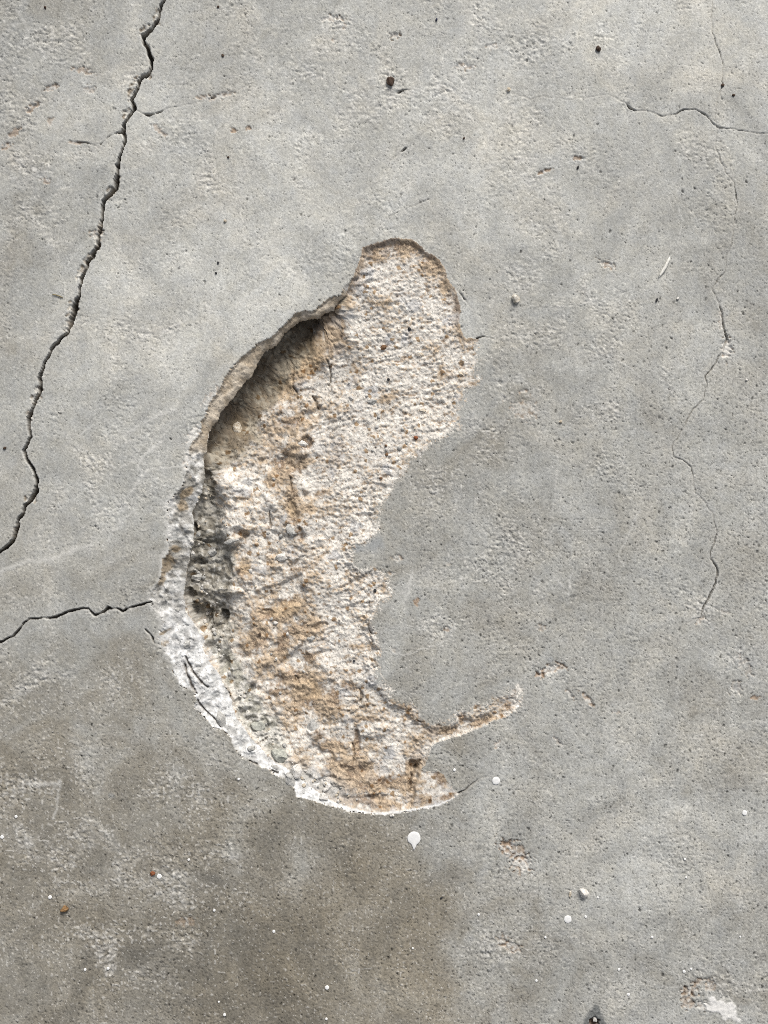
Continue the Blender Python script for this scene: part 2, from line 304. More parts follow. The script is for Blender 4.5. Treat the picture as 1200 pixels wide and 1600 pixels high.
# pale veins (fine healed cracks)
VEINS = [[(120,682,2),(163,655,2),(195,680,1.5),(215,705,2)],[(195,680,2),(222,662,3),(255,645,3.5),(275,640,2)],[(150,715,1.5),(185,733,2),(225,712,2.5),(250,690,3),(262,670,1.5)],
  [(200,775,3),(215,755,3.5),(230,735,3),(262,731,2.5),(292,728,3)],[(225,712,2),(212,740,2)],[(0,893,4),(40,878,5),(80,874,6),(110,862,7),(140,852,4)],[(160,855,2),(190,815,2.5),(215,795,2)],
  [(80,1240,2),(92,1220,4),(90,1260,3),(82,1280,2)],[(40,1225,3),(95,1225,4)],[(975,885,2),(965,870,2.5),(975,850,2.5),(988,820,2.5),(1000,795,1.5)],[(870,735,2),(868,770,2),(863,800,1.5)],[(862,895,1.5),(888,930,2.2),(893,895,2)],
  [(632,940,2),(640,920,3),(645,890,2.5)],[(618,935,2.5),(632,925,3),(640,905,2)],[(540,1520,1.4),(560,1515,1.6),(580,1512,1.4)],[(950,555,1.2),(985,575,1.8),(1000,590,1.2)],[(120,1180,1.5),(118,1200,2)],
  [(1060,325,1.6),(1066,345,1.6),(1063,365,1.4),(1058,380,1.4)],[(830,350,1.4),(850,356,1.8),(870,354,1.4)],[(480,390,2),(488,370,2),(480,350,2)],[(255,520,2),(280,505,2.4),(305,497,2)],[(470,375,2),(485,400,1.6)],
  [(700,1000,1.4),(640,1022,1.8),(610,1022,1.4)],[(270,560,1.8),(290,545,2),(320,538,1.4)],[(30,20,3),(45,50,3),(30,80,3)]]
jx = PX + 2.2 * perlin(PX, PY, 9, 91) + 1.1 * n3; jy = PY + 2.2 * perlin(PX, PY, 9, 92) + 1.1 * n5
for v in VEINS:
    d, hw = line_field(PX, PY, v, jx, jy)
    m = np.exp(-(d / np.maximum(1.35 * hw, 0.5)) ** 2) * (0.8 + 0.7 * n10)
    m = np.clip(m, 0, 0.8)
    ALB[:] = mix(ALB, np.array([0.55, 0.54, 0.51], f32), (0.55 * m)[..., None]); Z += 0.35 * m
# brown pits and spalls: x, y, rx, ry, rot, depth, brown, white rim
SPALLS = [(617,54,9,5,0,4,.8,.8),(365,204,5,4,0,2,.9,0),(388,200,5,4,0,2,.8,0),(849,268,13,3.5,15,2.5,.9,.2),(902,246,8,3.5,0,2.5,.8,.1),(948,413,14,5,-20,2.5,.5,.7),(650,940,4.5,7,0,1.2,.9,0),(698,982,7,4,20,2,.6,.5),
  (858,1047,20,8,20,2.6,.6,.8),(878,1040,10,4,-30,2,.7,.3),(843,1055,10,4,0,2,.8,.1),(918,1092,14,4,-48,2.6,.7,.6),(890,1084,12,3.5,-45,1.8,.35,.5),(872,1158,14,3,-45,1.6,.25,.3),(963,1113,6,3,0,1.5,.5,.4),(845,980,8,5,0,2,.4,.4),(777,1163,6,7,0,2,.7,.8),
  (803,1330,24,14,-35,2.2,.6,.5),(815,1350,18,14,0,2.4,.55,.7),(790,1322,12,9,0,2,.7,.3),(1135,545,8,16,0,3,.3,.9),(80,137,12,5,15,2.5,.65,.3),(50,168,14,5,35,2.5,.7,.2),(20,208,14,5,35,2.2,.7,.2),(130,110,18,5,-10,1.8,.6,.3),(140,140,10,6,10,1.6,.4,.2),
  (345,149,20,5,16,2.2,.55,.4),(320,152,14,4,5,1.8,.6,.4),(250,205,16,4,-40,1.4,.5,.2),(120,223,12,3,0,1.6,.7,.2),(72,282,8,5,0,1.4,.6,.2),(150,365,10,8,0,2.2,.6,.4),(10,228,10,5,30,2,.7,.2),(78,190,8,5,60,1.5,.5,.2),(530,28,12,4,-20,2.4,.4,.6),(517,28,14,5,10,2,.2,.8),(538,42,4,6,0,2,.5,.2),(522,63,4,4,0,1.6,.6,.4),
  (726,103,14,5,0,1.6,.4,.6),(770,72,10,5,0,1.3,.1,.6),(818,611,8,3,10,1.8,.6,.6),(1095,968,8,4,40,1.6,.5,.6),(820,640,22,16,0,1.0,.1,.5),(1128,500,4,14,0,1.5,.2,.5),(1180,1090,7,4,0,2,.8,.0),(1150,1075,10,12,0,2,.25,.1),(1165,1040,8,20,30,1.8,.2,.1),(1132,955,8,8,0,1.6,.1,.1),(1090,1535,12,5,20,2,.5,.2),(1080,1550,14,10,0,2.8,.6,.2),(1110,1540,8,12,40,2.4,.5,.2),(1075,1565,10,14,30,2.8,.55,.2),(1098,1572,10,8,0,2.5,.3,.6),
  (800,1480,16,8,-20,1.8,.4,.6),(785,1470,10,8,0,1.8,.5,.3),(620,872,8,6,0,2,.5,.5),(700,880,6,3,0,1.4,.3,.2),(615,1015,6,3,0,1.2,.3,.2),(330,620,8,20,-35,1,.1,.5),(304,680,10,16,-30,1.5,.1,.9),(296,720,9,18,0,2,.1,.9),(612,896,6,3,0,1.6,.2,.6),(290,1440,16,8,0,1.2,.4,.1),(180,1235,6,6,0,1,.0,.0)]
white = np.array([0.60, 0.575, 0.53], f32); soil = np.array([0.27, 0.185, 0.12], f32)
for (x, y, rx, ry, rot, dp, br, wh) in SPALLS:
    g = blobs(PX, PY, [(x, y, rx, ry, rot)])
    j0, j1 = np.searchsorted(gy, (y - 70, y + 70)); i0, i1 = np.searchsorted(gx, (x - 70, x + 70))
    sl_ = np.s_[j0:j1, i0:i1]
    q = g[sl_] + 0.34 * n5[sl_] + 0.30 * n3[sl_] + 0.14 * n10[sl_]
    m = ss(0.34, 0.56, q) * (g[sl_] > 0.04)
    Z[sl_] -= dp * m * (0.8 + 0.5 * n5[sl_]) * 0.9
    hue = ss(-0.25, 0.35, n5[sl_] * 0.6 + n10[sl_] * 0.5 + (br - wh) * 0.5 + 0.004 * (y - PY[sl_]))
    col = mix(white, soil, hue[..., None])
    ALB[sl_] = mix(ALB[sl_], col * (1 + 0.15 * grit[sl_])[..., None], (m * max(br, wh) * 0.85)[..., None])
# past the finely modelled stretch only broad tone and waviness go on; the material carries the grain there
ex = np.maximum(np.maximum(-PX, PX - 1200), np.maximum(-PY, PY - 1600))
fine = ss(150, 100, ex)
far = np.mean(ALB[(ex < 0)], axis=0) * (1 + 0.10 * fbm(PX, PY, 900, 140, 3))[..., None]
ALB = mix(far, ALB, fine[..., None]).astype(f32); Z = (Z * fine).astype(f32)
# bluish grey cement smears and the white patch in the lower corner
SMEAR = [(1140,487,26,10,30,.5),(585,850,22,16,20,.9),(560,857,14,10,0,.9),(175,1245,10,8,0,.6),(212,1455,12,8,0,.4),(860,1030,8,8,0,.6),(1150,1075,10,10,0,.6),(1180,140,20,14,0,.3),(640,760,24,14,0,.45),(610,780,18,14,0,.4)]
m = blobs(PX, PY, SMEAR); m = ss(0.25, 0.7, m + 0.25 * n10 + 0.15 * n5) * m
ALB = mix(ALB, np.array([0.235, 0.25, 0.262], f32) * (1 + 0.12 * grit[..., None]), (0.75 * m)[..., None])
PATCH = [(1111,1571,0),(1106,1560,0),(1112,1556,0),(1121,1566,0),(1125,1562,0),(1134,1567,0),(1143,1566,0),(1150,1574,0),(1149,1583,0),(1157,1594,0),(1153,1598,0),(1142,1591,0),(1133,1594,0),(1124,1583,0),(1113,1580,0),(1104,1577,0),(1100,1568,0)]
d, _, ins = poly_dist(PX, PY, [p[:2] for p in PATCH], True, 0)
pd = np.where(ins, d, -d) + 2.0 * n5 + 1.2 * n3
m = ss(-2.2, 1.6, pd + 1.5 * n10) * (0.82 + 0.2 * n5)
m = np.clip(m, 0, 1)
Z = mix(Z, 0.5 * n10 + 0.25 * n5 - 0.3, m); ALB = mix(ALB, np.array([0.64, 0.625, 0.60], f32) * (1 + 0.03 * grit + 0.05 * n10)[..., None], m[..., None])
patch_mask = pd > 0.2
SMUDGE = [(931,1568),(926,1575),(921,1580),(915,1590),(911,1600),(908,1625),(950,1628),(948,1603),(942,1588),(938,1578)]
d, _, ins = poly_dist(PX, PY, SMUDGE, True, 0)
pd = np.where(ins, d, -d) + 2.2 * n5 + 1.5 * n3
m = ss(-2.5, 2.5, pd)
ALB = mix(ALB, np.array([0.115, 0.12, 0.118], f32) * (1 + 0.25 * n5 + 0.15 * grit)[..., None], (0.9 * m)[..., None])
q = blobs(PX, PY, [(929, 1597, 9, 9)]) + 0.3 * n5
m = ss(0.4, 0.6, q) * (np.hypot(PX - 929, PY - 1597) < 25); Z -= 9 * m
ALB = mix(ALB, np.array([0.12, 0.075, 0.05], f32), (0.85 * m)[..., None])

# ------------------------------------------------------------------ cracks
kx = PX + 1.6 * perlin(PX, PY, 13, 95) + 0.5 * n5; ky = PY + 1.6 * perlin(PX, PY, 13, 96) + 0.5 * n3
# crumbled lip along the long crack
CHIPS = [(226,46,13,6,50),(217,122,12,6,45),(204,145,6,14,-15),(198,178,8,12,-30),(172,300,12,9,45),(184,282,6,10,0),(156,360,5,14,0),(136,405,10,7,50),(127,425,7,14,-25),(114,482,10,18,-15),(107,506,7,12,-20),(60,612,8,12,0),(54,625,9,9,40),(46,650,6,10,0),(48,778,12,9,40),(24,830,5,14,-20),(152,375,6,16,0),(156,368,8,9,0),(245,28,6,14,0),(232,118,8,6,40),(190,205,8,4,20)]
ch = blobs(PX, PY, CHIPS)
m = ss(0.35, 0.62, ch + 0.30 * n5 + 0.2 * n3 + 0.1 * n10) * (ch > 0.05)
Z -= (2.4 + 1.2 * n10 - 1.6 * grain) * m
ALB = mix(ALB, mix(np.array([0.50, 0.48, 0.43], f32), np.array([0.20, 0.155, 0.105], f32), ss(-0.2, 0.45, n5 + 0.6 * perlin(PX, PY, 13, 98))[..., None]) * (1 + 0.15 * grit)[..., None], (0.8 * m)[..., None])
for k, (lab, pts) in enumerate(CRACKS):
    d, hw = line_field(PX, PY, pts, kx, ky)
    hw = hw * THIN.get(k, 1.0)
    run = ss(-0.45, 0.35, n10 + 0.6 * perlin(PX, PY, 19, 97) + (np.clip(hw, 0, 2.2) - 0.9) * 1.1)      # hairlines come and go
    wide = hw * (1 + 0.24 * n10 + 0.08 * n5)
    if k in (4, 5, 12): wide = np.maximum(wide, 0.8 * (hw > 0))
    cov = ss(wide + 0.55, wide - 0.60, d) * np.clip(hw / 1.15, 0.5 if k == 5 else 0.25, 1) * mix(0.70 if k in (4, 5, 12) else 0.22, 1, run) * (0.8 if k in (4, 5) else 1)
    Z = mix(Z, np.minimum(Z, -np.clip(hw * 8.5, 2, 30)), cov * (hw > 0))
    lip = np.exp(-((d - wide - 1.6) / 1.6) ** 2) * (hw > 0) * np.clip(hw, 0, 1.6)
    Z += 0.04 * lip
    cc = np.array([0.115, 0.092, 0.068], f32) if k in (0, 3) else np.array([0.16, 0.14, 0.115], f32)
    ALB = mix(ALB, cc * (1 + 0.2 * n5)[..., None], (cov * 0.85 * (hw > 0))[..., None])
    ALB = mix(ALB, np.array([0.48, 0.47, 0.44], f32), (0.30 * np.clip(lip, 0, 1))[..., None])
    PART[(cov > 0.3) & (hw > 0.4)] = 10 + k

# ------------------------------------------------------------------ the hole
j0, j1 = np.searchsorted(gy, (345, 1300)); i0, i1 = np.searchsorted(gx, (205, 840))
B = np.s_[j0:j1, i0:i1]
X, Y = PX[B], PY[B]
h10, h5, h3, g0 = n10[B], n5[B], n3[B], grit[B]
rx_ = perlin(X, Y, 16, 101); ry_ = perlin(X, Y, 16, 102)
d0, (w0, r0), _ = poly_dist(X, Y, OUTLINE, True, 2)
RX = X + r0 * (0.8 * rx_ + 0.9 * h5 + 0.9 * h3); RY = Y + r0 * (0.8 * ry_ + 0.9 * perlin(X, Y, 5.6, 103) + 0.9 * perlin(X, Y, 3.2, 104))
dO, (wO, rO), ins = poly_dist(RX, RY, OUTLINE, True, 2)
dO = np.where(ins, dO, -dO)
soft = ss(11, 14, wO) * ss(40, 15, np.abs(dO))
dO = dO + soft * (7 * fbm(X, Y, 30, 105, 4, 0.6) + 3.0 * perlin(X, Y, 4.5, 106) + 1.2 * g0 * 0.6)
hole = dO > 0
# band between the outline and the foot of the broken edge
IX = X + 1.6 * rx_ + 1.2 * h5; IY = Y + 1.6 * ry_ + 1.2 * h3
BANDP = [(x, y) for x, y, *_ in INNER] + [(716, 1241)] + [(x, y) for x, y in OUT_LOW[OUT_LOW.index((716, 1241)):]] + OUT_LEFT + OUT_UP + [(538, 448)]
_, _, bandin = poly_dist(IX, IY, BANDP, True, 0)
dI, (zI, und), _ = poly_dist(IX, IY, INNER, False, 2)
band = hole & bandin
t = np.where(band, dO / np.maximum(dO + dI, 1e-3), 0)
upper = ss(715, 690, Y + 0.12 * (X - 320)) * ss(560, 530, X) 
# depth of the base under the hole
CTRL = [(525,482,30),(480,512,56),(440,548,64),(400,598,66),(365,645,64),(338,690,54),(326,740,48),(316,800,52),(315,860,54),(310,920,52),(312,965,50),(345,965,46),(325,1012,36),(350,1066,33),(375,1115,28),(410,1165,23),(440,1192,18),(470,1205,14),(510,1235,12),(560,1255,8),
 (508,545,24),(470,585,34),(430,650,32),(380,700,36),(352,752,25),(362,820,24),(385,900,26),(400,960,28),(430,1040,28),(460,1100,25),(500,1160,20),(560,1200,15),(620,1235,12),(650,1252,7),(690,1242,3),(700,1228,3),(668,1250,3),(668,1222,3),(680,1212,3),(600,1260,6),
 (545,480,10),(560,520,12),(558,430,8),(600,450,7),(600,392,7),(640,385,6),(640,430,5),(685,425,5),(703,480,4.5),(715,520,4),(730,526,3),(650,600,8),(560,650,14),(480,700,21),(430,780,24),(600,700,6),(560,780,8),(500,820,14),(540,900,8),(580,850,2),(600,920,4),(560,1000,9),(500,1000,18),(580,1060,6),(540,1100,12),(620,1120,8),(680,1150,8),(740,1130,7),(800,1092,5),(720,600,3),(680,680,3),(620,740,2),(650,1190,10)]
num = np.zeros(X.shape, f32); den = np.zeros(X.shape, f32)
for x, y, z in CTRL:
    ww = 1 / ((X - x) ** 2 + (Y - y) ** 2 + 120) ** 1.7
    num += ww * z; den += ww
depth = num / den
chunk = np.clip(ss(560, 420, X + 0.10 * (900 - Y)) + ss(1080, 1180, Y) * 0.7, 0, 1)
# broken facets: three sizes of tilted planes
facet = np.zeros(X.shape, f32)
for cell, amp, sd in ((46, 5.0, 111), (21, 3.0, 112), (10, 1.6, 113)):
    ca = math.radians(25); U = (X * math.cos(ca) - Y * math.sin(ca)) + 5 * rx_ + 1.2 * h5; V = (X * math.sin(ca) + Y * math.cos(ca)) * 1.15 + 5 * ry_ + 1.2 * h3
    f1, f2, cid, dx, dy = worley(U, V, cell, sd)
    r = np.random.default_rng(sd + 50)
    ta, tb, tc = [r.uniform(-1, 1, 65536).astype(f32)[cid] for _ in range(3)]
    facet += amp * (ta * dx + tb * dy + 0.55 * tc)
    if cell == 21: stone_id = tc; edge21 = f2 - f1
for _ in range(3):
    facet[1:-1, 1:-1] = (facet[1:-1, 1:-1] * 2 + facet[:-2, 1:-1] + facet[2:, 1:-1] + facet[1:-1, :-2] + facet[1:-1, 2:]) / 6
f1, f2, bid, _, _ = worley(X + 1.5 * h10, Y + 1.5 * h5, 6.2, 114)
brr = np.random.default_rng(115).random((4, 65536)).astype(f32)
bgrain = np.sqrt(np.clip(1 - (f1 / (0.30 + 0.42 * brr[0][bid])) ** 2, 0, 1)) * (brr[1][bid] < 0.75)
f1, f2, bid2, _, _ = worley(X + 1.5 * h10, Y + 1.5 * h5, 3.9, 116)
bgrain2 = np.sqrt(np.clip(1 - (f1 / 0.6) ** 2, 0, 1)) * (brr[2][bid2] < 0.6)
# scraped streaks in the shallow white part, rising to the right
g30w = perlin(X, Y, 34, 127); ca = math.radians(24)
U = X * math.cos(ca) - Y * math.sin(ca); V = X * math.sin(ca) + Y * math.cos(ca)
U, V = U + 10 * g30w, V + 10 * g30w + 3 * perlin(X, Y, 15, 129)
rake = perlin(U * 0.22 + 3 * rx_, V, 6.5, 121) + 0.6 * perlin(U * 0.35, V, 3.6, 122)
g4 = perlin(X, Y, 4.2, 123); g25 = perlin(X, Y, 2.9, 124); g8 = perlin(X, Y, 8.5, 125); g30 = fbm(X, Y, 40, 126, 3)
shal = 1 - chunk
calm = 1 - 0.6 * ss(720, 660, Y) * ss(34, 50, depth)
zb = -depth + calm * facet * (0.15 + 0.85 * chunk) * np.clip(depth / 16, 0.15, 1) + (0.25 + 0.75 * shal) * (1.25 * rake * (0.5 + 1.2 * ss(-0.3, 0.5, perlin(X, Y, 55, 128))) + 0.5 * g4 + 0.7 * g8) + 0.35 * g25 + 0.22 * g0 + (0.45 + 1.3 * ss(-0.35, 0.45, g30 + 0.5 * g8)) * bgrain + 0.7 * bgrain2 + 1.5 * g30 * np.clip(depth / 12, 0.2, 1)
PITS = [(311,962,15,20,20,26),(345,966,7,11,0,20),(303,826,9,9,0,14),(303,880,12,6,0,12),(291,930,9,9,0,16),(327,760,9,26,0,10),(352,885,6,18,20,9),(346,1042,8,12,-20,9),(461,1066,5,7,0,9),(495,640,5,9,-30,6),(373,832,14,7,-20,6),(490,620,4,5,0,4),
  (645,1197,8,9,0,10),(640,1215,4,18,0,5),(466,1229,6,4,20,9),(392,1078,5,7,0,8),(368,1100,4,8,-30,6),(375,1140,6,6,0,5),(558,1160,5,22,5,6),(455,800,10,22,10,5),(420,812,4,10,0,5),(470,835,5,14,20,5),(520,1217,8,3,0,5),(500,980,14,6,20,4),(415,962,16,8,0,4),(452,720,22,14,0,5),(478,690,10,10,0,6),(588,1248,20,6,0,4),(410,1135,8,8,0,4)]
rf1, _, rid, _, _ = worley(X + 3 * h10, Y + 3 * rx_, 13, 117); rrr = np.random.default_rng(118).random(65536).astype(f32)
dm_rub = np.clip(blobs(X, Y, [(318,880,22,100,-4),(318,780,14,40),(335,980,26,40),(500,1228,50,18,-28),(385,1130,50,18,-58),(350,1050,40,16,-60)]) * 1.3, 0, 1)
for x, y, a, b, rot, dp in PITS:
    g = blobs(X, Y, [(x, y, a, b, rot)])
    zb -= dp * ss(0.25, 0.65, g + 0.16 * h5 + 0.12 * h10)
BUMPS = [(357,765,18,30,0,8),(358,846,12,7,0,5),(455,1200,14,14,0,6),(437,1182,18,14,0,4),(490,1137,16,22,10,4),(478,630,14,12,20,5),(475,705,7,7,0,5),(440,880,20,14,0,3),(405,790,24,30,0,4),(390,860,20,20,0,3),(585,1145,26,10,15,3),(350,925,24,6,0,10),(480,850,26,10,10,3),(560,1190,26,14,10,3),(330,1000,14,6,30,5)]
for x, y, a, b, rot, dp in BUMPS:
    zb += dp * ss(0.2, 0.7, blobs(X, Y, [(x, y, a, b, rot)]) + 0.15 * h10 + 0.1 * h5)
for pts in FISS:
    d, hw = line_field(X, Y, pts, kx[B], ky[B])
    cov = ss(hw + 0.9, hw - 0.5, d) * (hw > 0)
    zb -= 4 * cov
ledge = ss(-2.0, 2.0, X - (655 - 0.17 * (Y - 1200)) + 2.5 * h10 + 1.5 * h5) * ss(1196, 1204, Y) * ss(730, 715, X)
zb = mix(zb, np.minimum(zb * 0.35, -1.0) + 0.8 * g8, ledge); zb -= 5 * ss(-16, -3, X - (655 - 0.17 * (Y - 1200))) * (1 - ledge) * ss(1190, 1205, Y) * ss(1275, 1255, Y)
zb += 5 * dm_rub * (np.sqrt(np.clip(1 - (rf1 / 0.62) ** 2, 0, 1)) * (0.3 + rrr[rid]) - 0.35)
zb = np.minimum(zb, np.where(depth < 8, -0.1, -0.4))
# surface of the broken edge: a sharp arris, then a lumpy slope
lump = facet * 0.9 + 1.5 * h10 + 0.8 * h5 + 0.3 * h3 + 0.25 * g0 + 1.2 * bgrain + 0.6 * bgrain2
prof_u = 0.30 * ss(0, 0.12, t) + 0.45 * t + 0.25 * ss(0.72, 1.0, t)
prof_l = 0.22 * ss(0, 0.14, t) + 0.50 * t + 0.28 * t * t
zband = -zI * mix(prof_l, prof_u, upper) + lump * np.clip(4 * t * (1.05 - t), 0, 1) * np.clip(zI / 14, 0.15, 1) * mix(1.0, 0.55, upper)
zband = np.minimum(zband, -0.3)
for pts in FISS:
    d, hw = line_field(X, Y, pts, kx[B], ky[B])
    zband -= 6 * ss(hw + 0.9, hw - 0.5, d) * (hw > 0)
# inside: from the foot of the edge down and back under it, then out along the base
near = hole & ~band
und_ = und * np.exp(-np.maximum(dI - 55, 0) / 10)
s = dI
fall = ss(0, 9, s)
edge_w = np.where(s < 60, ss(0, 10, s), 1)
zin = mix(-zI, zb, fall)
zsoft = zb * ss(0, 1, dO / np.maximum(wO, 1))
isleft = s < dO + 6                                 # nearer to the broken edge than to the plain outline
zin = np.where(isleft & (zI > 0.5), np.minimum(zin, np.where(s < 9, -zI * 0.9, 0)), zsoft)
sd = np.where(bandin, -dI, dI)
for _ in range(3):                                  # smooth the direction field
    sd[1:-1, 1:-1] = (sd[1:-1, 1:-1] * 2 + sd[:-2, 1:-1] + sd[2:, 1:-1] + sd[1:-1, :-2] + sd[1:-1, 2:]) / 6
dGy, dGx = np.gradient(sd, STEP)
nn = np.maximum(np.hypot(dGx, dGy), 1e-3); dGx /= nn; dGy /= nn
span = 1.4 * und + 14
back = und * ss(0, 5, s) * (1 - ss(6, span + 6, s)) + s * 0.0
back = np.where(near & isleft, back, 0)
zh = np.where(band, zband, zin)
Zb = Z[B]; Z[B] = np.where(hole, zh, Zb)
DX[B] = np.where(hole, -dGx * back, 0); DY[B] = np.where(hole, -dGy * back, 0)
# --- colours of the base
BROWN = [(592,395,26,12,25),(640,383,34,12,0),(678,412,16,18,-40),(700,440,9,22,-25),(719,495,5,34,0),(734,529,14,5,0),(555,440,10,40,-20,.7),(480,560,20,44,-35),(450,600,20,30,0,.8),(525,515,20,36,-20),(505,500,22,30,-30),(440,640,24,20,0,.6),(455,655,26,14,0,.8),(478,690,12,12,0),(448,722,28,24,0),(425,750,26,10,20,.8),
 (455,775,10,18,0),(456,805,13,24,0),(466,836,9,18,20),(482,795,16,7,0),(375,833,12,8,-20),(375,890,14,24,-20),(360,865,8,10,0),(425,962,34,12,0),(450,948,26,14,20),(475,985,30,14,10),(400,1000,14,24,-20),(440,1012,10,28,-10),(482,1030,14,14,0),(455,1062,30,14,0),(482,1085,26,26,0),(430,1080,16,12,0,.9),(520,1098,14,26,0),(545,1072,16,8,0),
 (570,1125,24,5,0),(556,1160,7,30,0),(518,1168,24,10,0),(495,1150,14,18,0,.8),(540,1208,36,18,0),(592,1226,54,12,5),(576,1250,26,7,0),(640,1218,8,28,0),(652,1192,8,12,0),(622,1100,26,6,-30),(652,1122,24,6,-35),(690,1142,26,6,0),(722,1122,8,10,0),(755,1128,26,6,20),(795,1104,14,12,20),(806,1080,6,6,0),(700,1245,14,6,20),(688,1212,12,8,-40),
 (610,620,40,8,15,.6),(560,715,16,7,15,.6),(550,670,16,6,10,.6),(500,770,24,6,15,.7),(590,730,16,5,20,.6),(630,560,20,12,0,.5),(690,540,30,10,0,.5),(640,460,8,40,0,.5),(600,470,26,8,0,.5),(700,590,24,14,-20,.6),(740,600,8,8,0,.8),(620,775,14,8,0,.4),(540,640,16,8,0,.4),(520,650,10,10,0,.6),(670,640,30,8,10,.5),(575,900,24,8,0,.5),(600,915,5,14,0,.8),(590,1010,20,5,-10,.7),(560,1010,24,6,0,.6),(460,890,16,8,0,.7),(420,880,8,20,0,.7),(555,575,8,16,0,.6),(560,410,10,14,0,.6),(575,430,10,10,0,.4)]
bm = np.clip(blobs(X, Y, BROWN) + 0.42 * np.clip(blobs(X, Y, [(455,710,55,110),(425,1000,70,120,-15),(460,1090,90,60),(560,1200,130,60,5),(490,560,45,80,-30),(640,400,70,26,-15),(690,1145,60,20,25)]), 0, 1) + 0.8 * blobs(X, Y, [(540,1250,36,9,-8),(600,1261,50,9),(660,1250,30,10,10),(690,1222,14,14)]), 0, 1.1)
speck = perlin(X * 1.0, Y * 1.5, 9, 131)
bn = ss(0.18, 0.82, bm * 1.0 + 0.50 * g30 + 0.40 * g8 + 0.26 * g4 + 0.12 * g25 + 0.10 * g0 - 0.04)
bn = np.maximum(bn, 0.9 * ss(0.14, 0.46, speck * 0.55 - 0.32 * rake * (0.35 + 0.65 * shal) + 0.35 * g25 + 0.12 * g0 + 0.22 * g30 + 0.10 * chunk))
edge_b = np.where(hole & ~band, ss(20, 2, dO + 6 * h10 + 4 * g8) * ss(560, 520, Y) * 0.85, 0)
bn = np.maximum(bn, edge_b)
cw = np.array([0.60, 0.565, 0.51], f32); ct = np.array([0.40, 0.315, 0.225], f32); cb = np.array([0.212, 0.152, 0.105], f32)
tanmix = ss(-0.5, 0.5, g30 + 0.7 * g8 + 0.3 * g0)
base = mix(cw, mix(cb, ct, tanmix[..., None]), bn[..., None])
gst = ss(0.78, 0.9, stone_id) * ss(0.05, 0.2, edge21)                   # grey stones in the mortar
base = mix(base, np.array([0.42, 0.415, 0.41], f32), (0.75 * gst * (1 - 0.5 * bn))[..., None])
SMOOTH = [(478,560,24,46,-35),(440,605,18,26,-10),(370,665,12,20,0),(482,1082,24,20,0),(442,955,30,14,15),(455,795,8,16,0),(380,885,12,16,0)]
base = mix(base, ct * np.ones_like(base), (0.42 * np.clip(blobs(X, Y, [(450,700,60,110),(430,1000,80,130,-15),(465,1090,90,60),(540,1200,130,55,5),(495,560,45,80,-30)]), 0, 1) * ss(-0.5, 0.4, g30 + 0.4 * g8))[..., None])
smt = ss(0.3, 0.7, blobs(X, Y, SMOOTH) + 0.15 * h10)
base = mix(base, np.array([0.43, 0.325, 0.21], f32), (0.7 * smt)[..., None])
# dusty grey strip of the deep side, darkened above to paint in lip shadow
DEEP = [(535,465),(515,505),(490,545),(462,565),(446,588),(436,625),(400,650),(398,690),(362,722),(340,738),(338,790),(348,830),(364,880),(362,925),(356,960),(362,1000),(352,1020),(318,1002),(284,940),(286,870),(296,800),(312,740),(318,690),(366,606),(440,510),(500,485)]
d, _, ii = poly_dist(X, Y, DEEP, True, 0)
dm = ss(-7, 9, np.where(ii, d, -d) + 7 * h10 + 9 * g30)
dust_shade = mix(np.array([0.165, 0.128, 0.084], f32), np.array([0.30, 0.265, 0.205], f32), ss(-0.3, 0.5, g30 + 0.7 * g8 + 0.4 * g4)[..., None])
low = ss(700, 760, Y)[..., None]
dust_shade = mix(dust_shade, mix(np.array([0.17, 0.155, 0.125], f32), np.array([0.36, 0.345, 0.305], f32), (ss(-0.4, 0.4, g30 + 0.7 * g8 + 0.5 * g4) * (0.4 + 0.6 * rrr[rid]))[..., None]), low)
dust_shade = mix(dust_shade, np.array([0.50, 0.485, 0.45], f32), (0.6 * ss(0.15, 0.5, g8 + 0.6 * g4) * ss(700, 760, Y))[..., None])
base = mix(base, dust_shade, (0.9 * dm)[..., None])
d, _, ii = poly_dist(X, Y, [(318,1002),(352,1010),(372,1040),(398,1090),(440,1140),(450,1190),(430,1192),(388,1155),(362,1105),(343,1062)], True, 0)
lm = ss(-6, 8, np.where(ii, d, -d) + 6 * h10)
base = mix(base, mix(np.array([0.27, 0.26, 0.22], f32), np.array([0.50, 0.485, 0.445], f32), ss(-0.35, 0.4, g30 + g8 + 0.6 * g4)[..., None]), (0.9 * lm)[..., None])
gv = (brr[3][bid] - 0.5) * (bgrain > 0.15) * 0.30 + (brr[0][bid2] - 0.5) * (bgrain2 > 0.2) * 0.30
base *= (1 + 0.13 * g0 + 0.14 * g25 + gv)[..., None]
gb = ((brr[1][bid] < 0.035) & (bgrain > 0.2))
base[gb] = base[gb] * np.array([0.52, 0.40, 0.28], f32)
dots = ss(0.50, 0.66, perlin(X, Y, 4.4, 133) + 0.12 * g25)
base = mix(base, base * np.array([0.42, 0.36, 0.30], f32), (0.6 * dots)[..., None]); zb -= 0.8 * dots
dk = rng.random(X.shape) < (0.012 + 0.016 * shal)
base[dk] *= 0.36
rub = np.clip(blobs(X, Y, [(500,1226,48,16,-28)]) * 1.4, 0, 1) * ss(-0.5, 0.2, g8 + 0.5 * h5 + 0.6)
base = mix(base, mix(np.array([0.36, 0.355, 0.335], f32), np.array([0.58, 0.57, 0.55], f32), rrr[rid][..., None]) * (1 + 0.12 * g0)[..., None], (0.8 * rub)[..., None])
